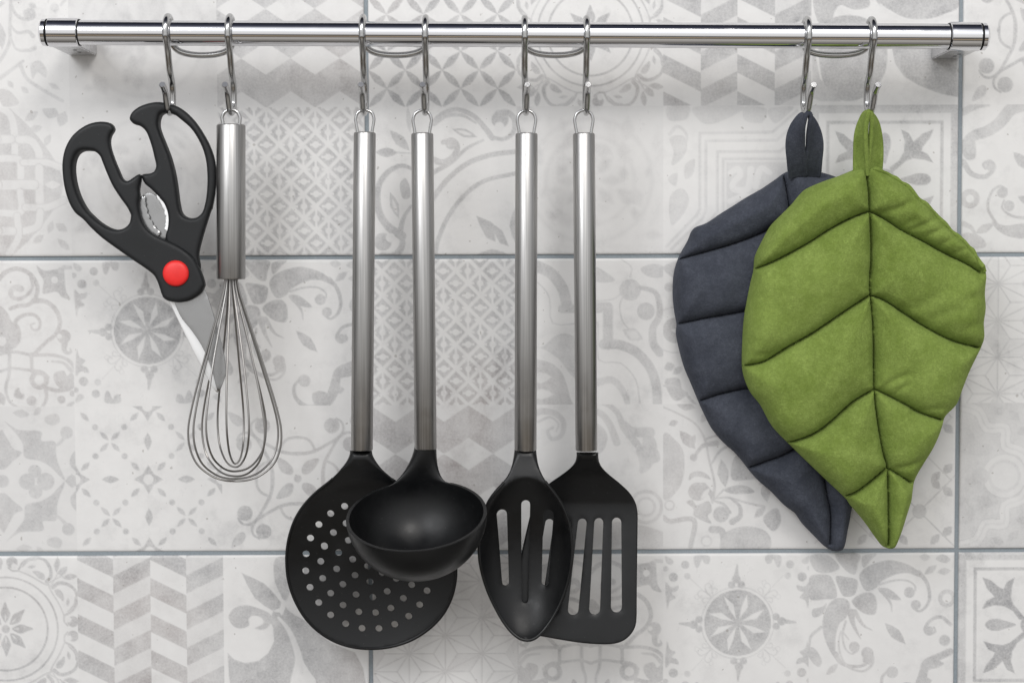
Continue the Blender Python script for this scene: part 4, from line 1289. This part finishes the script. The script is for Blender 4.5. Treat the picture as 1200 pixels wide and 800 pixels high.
# ------------------------------------------------------------------ scissors
SCH = .0515
ss = thing('kitchen_scissors', 'black handled kitchen scissors with a red pivot button, hanging beside the whisk', 'scissors', P(206, 320, SCH))
c1 = lambda p: [(65 + x / 5.333, 110 + y / 5.333) for x, y in p]
c2 = lambda p: [(100 + x / 5.333, 220 + y / 5.333) for x, y in p]
front = c1([(373, 226), (357, 192), (322, 178), (270, 177), (215, 190), (160, 220), (110, 265), (76, 320), (56, 380), (48, 450), (54, 540), (70, 620), (95, 690), (130, 745)]) + \
    c2([(-6, 200), (40, 250), (110, 314), (200, 380), (300, 450), (380, 504), (434, 548), (460, 600), (480, 660), (497, 692), (540, 711), (600, 715), (660, 700), (718, 662), (746, 622), (750, 602), (736, 552), (712, 494), (690, 452), (668, 424), (638, 398), (590, 366), (530, 336), (480, 314), (430, 288), (390, 254), (360, 205), (344, 150), (338, 100), (344, 50)]) + \
    c1([(527, 600), (535, 555), (537, 510), (524, 504), (495, 521), (457, 545), (426, 533), (402, 482), (376, 420), (352, 350), (345, 300), (353, 262)])
fhole = c1([(205, 355), (250, 362), (282, 388), (302, 435), (330, 505), (365, 580), (410, 650), (450, 705), (476, 755)]) + c2([(290, 175), (280, 222), (245, 254), (200, 262), (150, 250), (90, 214), (40, 170)]) + c1([(190, 715), (150, 640), (125, 560), (114, 480), (119, 420), (138, 378), (168, 358)])
back = c1([(460, 150), (475, 115), (520, 80), (580, 58), (640, 50), (700, 60), (760, 78), (820, 120), (880, 185), (940, 280), (976, 360), (996, 440), (1000, 520), (994, 620), (975, 720)]) + \
    c2([(786, 130), (752, 236), (727, 320), (712, 380), (706, 428), (716, 500), (690, 560), (620, 560), (560, 480), (520, 400), (498, 312), (512, 250), (516, 200), (510, 150), (490, 100)]) + \
    c1([(655, 660), (636, 636), (592, 592), (556, 562), (538, 525), (542, 502), (580, 498), (612, 485), (626, 450), (616, 400), (596, 320), (566, 240), (530, 203), (490, 190), (466, 168)])
bhole = c1([(668, 120), (700, 122), (738, 128), (782, 160), (850, 222), (905, 312), (935, 400), (946, 490), (946, 580), (936, 670), (914, 742), (870, 775), (815, 770), (782, 742), (766, 680), (756, 600), (740, 500), (714, 400), (680, 310), (652, 240), (640, 190), (648, 142)])
FO = to_xz(spline(front, 5, True), SCH); FH = to_xz(spline(fhole, 5, True), SCH)
BO = to_xz(spline(back, 5, True), SCH); BH = to_xz(spline(bhole, 5, True), SCH)
def body(name, O_, H_, h0, t, rr):
    def hfun(x, z):
        dh, _ = seg_dist(x, z, H_, True)
        dh = np.where(inside(x, z, H_), 0, dh)
        q = np.clip(dh / rr, 0, 1)
        return h0 - rr * .9 * (1 - np.sqrt(np.clip(1 - (1 - q) ** 2, 0, 1)))
    th_ = lambda x, z: np.full(np.shape(x), t)
    # extra points so that the rounding round the finger hole is smooth
    Hs = resample(H_, .0010)
    tang = np.roll(Hs, -1, 0) - np.roll(Hs, 1, 0); nr = np.c_[-tang[:, 1], tang[:, 0]]; nr /= np.linalg.norm(nr, axis=1)[:, None]
    ex = []
    for f in (.15, .4, .7, 1.0):
        for sg in (1, -1):
            q = Hs + nr * sg * rr * f
            k = ~inside(q[:, 0], q[:, 1], H_) & inside(q[:, 0], q[:, 1], O_)
            q = q[k]
            d1, _ = seg_dist(q[:, 0], q[:, 1], H_, True); d2, _ = seg_dist(q[:, 0], q[:, 1], O_, True)
            ex.append(q[(d1 > rr * f * .9) & (d2 > .0004)])
    return plate(name, O_, [H_], hfun, th_, const(rr), .0016, M_RUBBER, ss, sharp=70, extra=np.vstack(ex), hole_r=0)
body('handle', BO, BH, SCH + .0010, .0080, .0026)
body('handle', FO, FH, SCH + .0046, .0090, .0026)
bl = [(190, 335), (197, 351), (205, 368.5), (226, 411), (246, 449), (254.4, 460.5), (258, 454), (261, 442), (261, 425), (256, 398), (248, 370), (240, 346), (228, 325)]
plate('blade', to_xz(spline(bl, 4, True), .049), [], const(.0478), const(.0016), const(.0003), .003, M_EDGE, ss, sharp=30)
bl2 = [(198, 335), (203, 352), (212, 372), (224, 387), (237, 407), (247, 431), (254.8, 459), (258.5, 454.5), (262.5, 444), (264.6, 436), (262, 415), (256.5, 392), (249, 366), (240, 340), (228, 325)]
plate('blade', to_xz(spline(bl2, 4, True), .051), [], const(.0500), const(.0016), const(.0003), .003, M_BLADE, ss, sharp=30)
# toothed gripper between the handles
gp = c2([(345, 60), (362, 45), (400, 30), (440, 50), (490, 110), (520, 200), (520, 320), (470, 320), (420, 290), (370, 230), (345, 150)])
plate('gripper_plate', to_xz(spline(gp, 4, True), .0495), [], const(.0484), const(.0014), const(.0003), .003, M_BLADE, ss, sharp=30)
def teeth(curve, n, amp, side):
    c = spline(curve, 10)
    out = []
    tang = np.gradient(c, axis=0); nr = np.c_[-tang[:, 1], tang[:, 0]]; nr /= np.linalg.norm(nr, axis=1)[:, None]
    s = np.linspace(0, n * math.pi, len(c))
    return (c + nr * (side * amp * np.abs(np.sin(s)))[:, None]).tolist()
t1 = teeth(c2([(446, 50), (480, 100), (505, 160), (509, 220), (500, 270)]), 7, 2.3, 1)
plate('gripper_teeth', to_xz(t1 + c2([(540, 280), (540, 170), (510, 70), (460, 10)]), .0505), [], const(.0508), const(.0012), const(.0002), .002, M_EDGE, ss, sharp=30)  # right teeth get paler steel, painting them as catching the light
t2 = teeth(c2([(366, 50), (372, 110), (392, 180), (424, 240), (470, 292)]), 7, 2.0, -1)
plate('gripper_teeth', to_xz(t2 + c2([(440, 310), (380, 250), (340, 160), (336, 60)]), .0505), [], const(.0506), const(.0012), const(.0002), .002, M_BLADE, ss, sharp=30)
bc = P(206, 320.3, SCH + .005)
rr = 15.2 / FPX * (DIST - .056)
lathe('pivot_button', bc + Vector((0, .001, 0)), bc + Vector((0, -1, 0)), [(0, rr), (.0012, rr), (.0020, rr * .95), (.0027, rr * .82), (.0032, rr * .6), (.0035, rr * .3), (.0036, rr * .02)], M_RED, ss, 56, 60)

# ------------------------------------------------------------------ quilted leaf pot holders
def holder(root, outline, seams, creases, href, back_h, base_t, puff, mfab, mthread, seed):
    O_ = to_xz(spline(outline, 4, True), back_h + .003)
    SM = [to_xz(spline(s, 6), href) for s in seams]
    CR = [(to_xz(spline(c, 4), href), a_, w_) for c, a_, w_ in creases]
    rg = np.random.default_rng(seed)
    waves = [(rg.uniform(60, 220), rg.uniform(0, 6.3), rg.uniform(0, 6.3), rg.uniform(.3, 1)) for _ in range(9)]
    def hfun(x, z):
        dO, _ = seg_dist(x, z, O_, True)
        ds = np.full(np.shape(x), 1.0)
        for s in SM:
            ds = np.minimum(ds, seg_dist(x, z, s)[0])
        dm = np.minimum(ds, dO * 1.2)
        rnd = lambda d, w_: np.sqrt(np.clip(1 - (1 - np.clip(d / w_, 0, 1)) ** 2, 0, 1))
        h = base_t * rnd(dO, .012) + puff * (.18 * rnd(dm, .005) + .82 * rnd(dm, .029))
        n_ = 0
        for f, a_, p_, am in waves:
            n_ = n_ + am * np.sin(f * (x * math.cos(a_) + z * math.sin(a_)) + p_ + 1.3 * np.sin(f * .6 * (x * math.sin(a_) - z * math.cos(a_))))
        h = h + .00042 * n_ * np.clip(dm / .006, 0, 1)
        # gathers running away from the seams
        for s in SM:
            d_, t_ = seg_dist(x, z, s)
            h = h + .00050 * np.sin(t_ * len(s) * 1.05 + 1.5 * np.sin(t_ * 21)) * np.exp(-(d_ / .0055) ** 2) * np.clip(d_ / .002, 0, 1)
        for c, a_, w_ in CR:
            d_, t_ = seg_dist(x, z, c)
            h = h - a_ * np.exp(-(d_ / w_) ** 2) * np.sin(np.clip(t_ * 1.0, 0, 1) * math.pi * .5 + .6) 
        return back_h + h
    ex = np.vstack([resample(s, .0011, False) for s in SM])
    k = inside(ex[:, 0], ex[:, 1], O_) & (seg_dist(ex[:, 0], ex[:, 1], O_, True)[0] > .0006)
    ex = ex[k]
    def tfun(x, z):
        return hfun(x, z) - back_h + .0022
    V, F = plate_vf(O_, [], hfun, tfun, const(.0012), .00155, extra=ex)
    me = mesh_from('padded_body', V, F); fix_normals(me)
    bo = link('padded_body', me, mfab, root, sharp=80)
    # stitches
    SV, SF = [], []
    for s in SM:
        L_ = np.hypot(*np.diff(s, axis=0).T).sum()
        n_ = int(L_ / .0024)
        q = resample(s, L_ / (n_ * 4), False)
        for i in range(0, len(q) - 3, 4):
            a_, b_ = q[i], q[i + 2]
            if not inside(np.array([a_[0]]), np.array([a_[1]]), O_)[0]: continue
            ha_ = hfun(np.array([a_[0], b_[0]]), np.array([a_[1], b_[1]])) + .00030
            v, f = tube_vf([(a_[0], -ha_[0], a_[1]), ((a_[0] + b_[0]) / 2, -ha_.mean() - .00012, (a_[1] + b_[1]) / 2), (b_[0], -ha_[1], b_[1])], .00040, 6)
            o_ = len(SV); SV += v; SF += [tuple(t + o_ for t in g) for g in f]
    me = mesh_from('stitching', SV, SF); fix_normals(me)
    stt = link('stitching', me, mthread, bo)
    stt['kind'] = 'stuff'
    return O_, hfun, bo

def strap(name, path, wvec, width, thick, material, parent, edge=True):
    """Folded fabric strap swept along path; wvec = direction of its width at each point."""
    p = spline([tuple(v) for v in path], 8); wv = spline(wvec, 8)
    V, F = [], []
    prof = []
    n_ = 22
    for k in range(n_):                               # slightly pillowed cross-section with a doubled edge
        u = -1 + 2 * k / (n_ - 1)
        e_ = .55 + .45 * math.sqrt(max(0, 1 - abs(u) ** 6)) + (.65 if .70 < abs(u) < .96 else 0)
        prof.append((u, e_))
    ring_ = [(u, v) for u, v in prof] + [(u, -v) for u, v in prof[::-1]]
    for i in range(len(p)):
        t = Vector(p[min(i + 1, len(p) - 1)]) - Vector(p[max(i - 1, 0)])
        t.normalize()
        w_ = Vector(wv[i]); w_ = (w_ - t * w_.dot(t)).normalized()
        n__ = t.cross(w_).normalized()
        for u, v in ring_:
            V.append(Vector(p[i]) + w_ * (u * width / 2) + n__ * (v * thick / 2))
    m = len(ring_)
    for i in range(len(p) - 1):
        for k in range(m):
            l = (k + 1) % m
            F.append((i * m + k, i * m + l, (i + 1) * m + l, (i + 1) * m + k))
    F.append(tuple(range(m))[::-1]); F.append(tuple((len(p) - 1) * m + k for k in range(m)))
    me = mesh_from(name, V, F); fix_normals(me)
    return link(name, me, material, parent, sharp=60)

# slate one, behind
gy = thing('pot_holder', 'slate grey quilted leaf pot holder hanging behind the green one', 'pot holder', P(944, 200, .03), 'leaf pot holders')
o_grey = [(920, 202.5), (929, 199.5), (941.5, 199), (956, 200.5), (971, 204), (985, 210), (1008, 228), (1034, 262), (1052, 300), (1062, 345), (1064, 390), (1058, 440), (1040, 495), (1018, 545), (1004, 575), (998, 596), (996.4, 606), (993.3, 621), (990.3, 637), (986, 644.5), (976, 645.5), (966.6, 640), (956, 629.5), (941, 614), (932.6, 602), (920, 592.5), (905, 577), (890, 564), (879, 552), (873, 544), (862.5, 531.5), (847.6, 518), (835, 503), (826, 486), (820, 473), (810, 449), (802, 430), (796, 408), (792.6, 391), (793.4, 380), (791, 367), (789, 350), (789, 333), (790.6, 318), (794.5, 304.5), (799, 295), (806.6, 281.5), (811, 270.5), (817, 265.5), (829, 261), (843.8, 251), (860.7, 240.5), (875.6, 231), (892.6, 221.5), (907.5, 211.5)]
s_grey = [[(922, 203), (927, 240), (936, 300), (946, 400), (957, 480), (971, 575), (976, 600), (976, 640)],
          [(796, 304.5), (815, 299), (850, 289), (880, 279), (905, 268), (930, 254)], [(793, 381), (830, 373), (870, 366), (900, 358), (940, 342)],
          [(820, 472), (845, 463), (872, 457), (890, 454), (950, 430)], [(878.5, 551), (900, 542), (915, 537), (927, 531), (962, 512)]]
holder(gy, o_grey, s_grey, [([(905, 578), (925, 592), (945, 612), (965, 636)], .0010, .0016), ([(880, 279), (850, 300)], .0008, .003), ([(840, 463), (830, 440)], .0007, .003)], .026, .0075, .0070, .0140, M_GREY, M_STHREAD, 3)
zt_ = P(944, 129, .048)
strap('hanging_loop', [P(935, 206, .024), P(933.5, 190, .032), P(932, 168, .040), P(935.5, 148, .045), P(944.5, 133.5, .0475), P(951, 146, .044), P(954.5, 168, .0385), P(952.5, 190, .0305), P(951, 206, .0225)],
      [(1, .10, 0), (1, .0, 0), (.9, -.35, 0), (.5, -.8, 0), (.1, -1, 0), (-.5, -.8, 0), (-.9, -.4, 0), (-1, -.2, 0), (-1, -.1, 0)], .0128, .0021, M_GREY, gy)

# green one, in front
gn = thing('pot_holder', 'green quilted leaf pot holder overlapping the slate grey one', 'pot holder', P(1018, 197, .045), 'leaf pot holders')
o_green = [(1018, 195.5), (1026, 196.4), (1036, 201), (1048, 208), (1062, 216.5), (1074, 230), (1088, 242), (1102, 257), (1116, 271), (1128, 280.5), (1138, 292), (1144.5, 302), (1151.5, 312), (1154.5, 323), (1153, 343), (1154, 361), (1151.8, 378), (1152.3, 394), (1148.6, 406), (1143, 418), (1133.8, 437.5), (1126, 457.5), (1119.5, 474), (1106.5, 487.5), (1103.5, 497), (1100, 508), (1092, 525.5), (1080, 545), (1071, 561), (1068.8, 573), (1067, 586), (1062, 602), (1056.8, 619), (1050, 636.5), (1045.5, 641.8), (1038.8, 641.8), (1032, 637), (1014, 611.8), (997, 591.5), (991, 583.5), (960, 554), (926, 521), (905.5, 499.5), (892, 475), (881.5, 462), (875, 449), (870.8, 434), (870.2, 419), (871, 395), (872.7, 372.5), (876, 353), (880, 333), (884, 316), (885.5, 301), (892, 286), (903, 266), (914, 254), (928, 240), (938, 228), (946, 221), (964, 213), (984, 206), (1004, 198)]
s_green = [[(1017, 197), (1020, 225), (1021, 247), (1023, 290), (1021.5, 330), (1022, 346), (1025, 380), (1026, 430), (1026.5, 456), (1030, 490), (1037, 530), (1042, 549), (1043, 580), (1044, 641)],
           [(1021, 247), (1000, 255), (975, 268), (950, 284), (920, 300.5), (900, 310), (884, 317)], [(1021, 247), (1040, 257), (1060, 270), (1085, 283), (1110, 297), (1135, 309), (1151, 319)],
           [(1021, 346), (987.5, 368), (955.6, 389.5), (923.8, 407.6), (898, 423.5), (872, 430)], [(1022, 346), (1040, 353), (1070, 373), (1095, 388), (1120, 400), (1149, 407.5)],
           [(1026.5, 456), (1000, 472.5), (975, 495), (955, 509), (926, 520.5)], [(1026.5, 456), (1040, 462.5), (1062.5, 474), (1080, 484), (1105, 492.5)],
           [(1041, 549), (1025, 562.5), (1007.5, 576), (992, 584.5)], [(1042, 549), (1050, 554), (1060, 560), (1069, 566)]]
cr = [([(1032, 250), (1050, 245), (1068, 237)], .0022, .0022), ([(1060, 265), (1072, 257)], .0014, .0018), ([(1066, 269), (1082, 264), (1097, 255)], .0020, .0018), ([(1086, 276), (1106, 268)], .0018, .0016), ([(1104, 286), (1118, 278)], .0014, .0015), ([(1120, 296), (1134, 291)], .0012, .0014),
      ([(1030, 457), (1045, 446), (1062, 438)], .0018, .0022), ([(1045, 463), (1062, 450)], .0012, .0018), ([(1044, 549), (1062, 546), (1080, 538)], .0018, .002), ([(1060, 362), (1085, 354), (1105, 340)], .0012, .004), ([(1080, 380), (1100, 368), (1130, 362)], .0011, .0035), ([(1040, 262), (1052, 272)], .001, .003),
      ([(903, 266), (915, 262), (930, 268)], .0010, .004), ([(885, 301), (892, 306), (890, 316)], .0012, .002), ([(1150, 345), (1128, 352)], .0014, .003), ([(1151, 378), (1130, 385)], .0012, .003), ([(1068, 484), (1085, 480), (1105, 478)], .0012, .002), ([(920, 412), (905, 415), (885, 416)], .0010, .002)]
GO, ghf, gbody = holder(gn, o_green, s_green, cr, .048, .0315, .0075, .0172, M_GREEN, M_GTHREAD, 5)
hem = [(1021, 199), (1036, 204), (1048, 211), (1061, 219.5), (1072, 232.5), (1086.5, 245), (1100, 259.5), (1114, 273.5), (1126, 283.5), (1136, 295), (1143, 306), (1150, 318)]
hp = to_xz(spline(hem, 8), .037)
wob = np.sin(np.arange(len(hp)) * .9) * .00025
pts = [(x, -(h_ + .0010), z + o_) for (x, z), h_, o_ in zip(hp, ghf(hp[:, 0], hp[:, 1]), wob)]
tube('hem', pts, [.0014 + .0003 * math.sin(i * .55) for i in range(len(pts))], M_GREEN, gbody, 10)
strap('hanging_loop', [P(1009.5, 205, .040), P(1009, 185, .0425), P(1009, 160, .045), P(1012, 143, .0465), P(1017.5, 131, .0475), P(1024, 143, .046), P(1026, 165, .044), P(1025.5, 185, .0425), P(1024, 205, .040)],
      [(.75, -.75, 0), (.6, -.8, 0), (.45, -.9, 0), (.25, -1, 0), (-.05, -1, 0), (-.5, -.85, 0), (-.8, -.6, 0), (-.9, -.4, 0), (-.9, -.4, 0)], .0122, .0021, M_GREEN, gn)
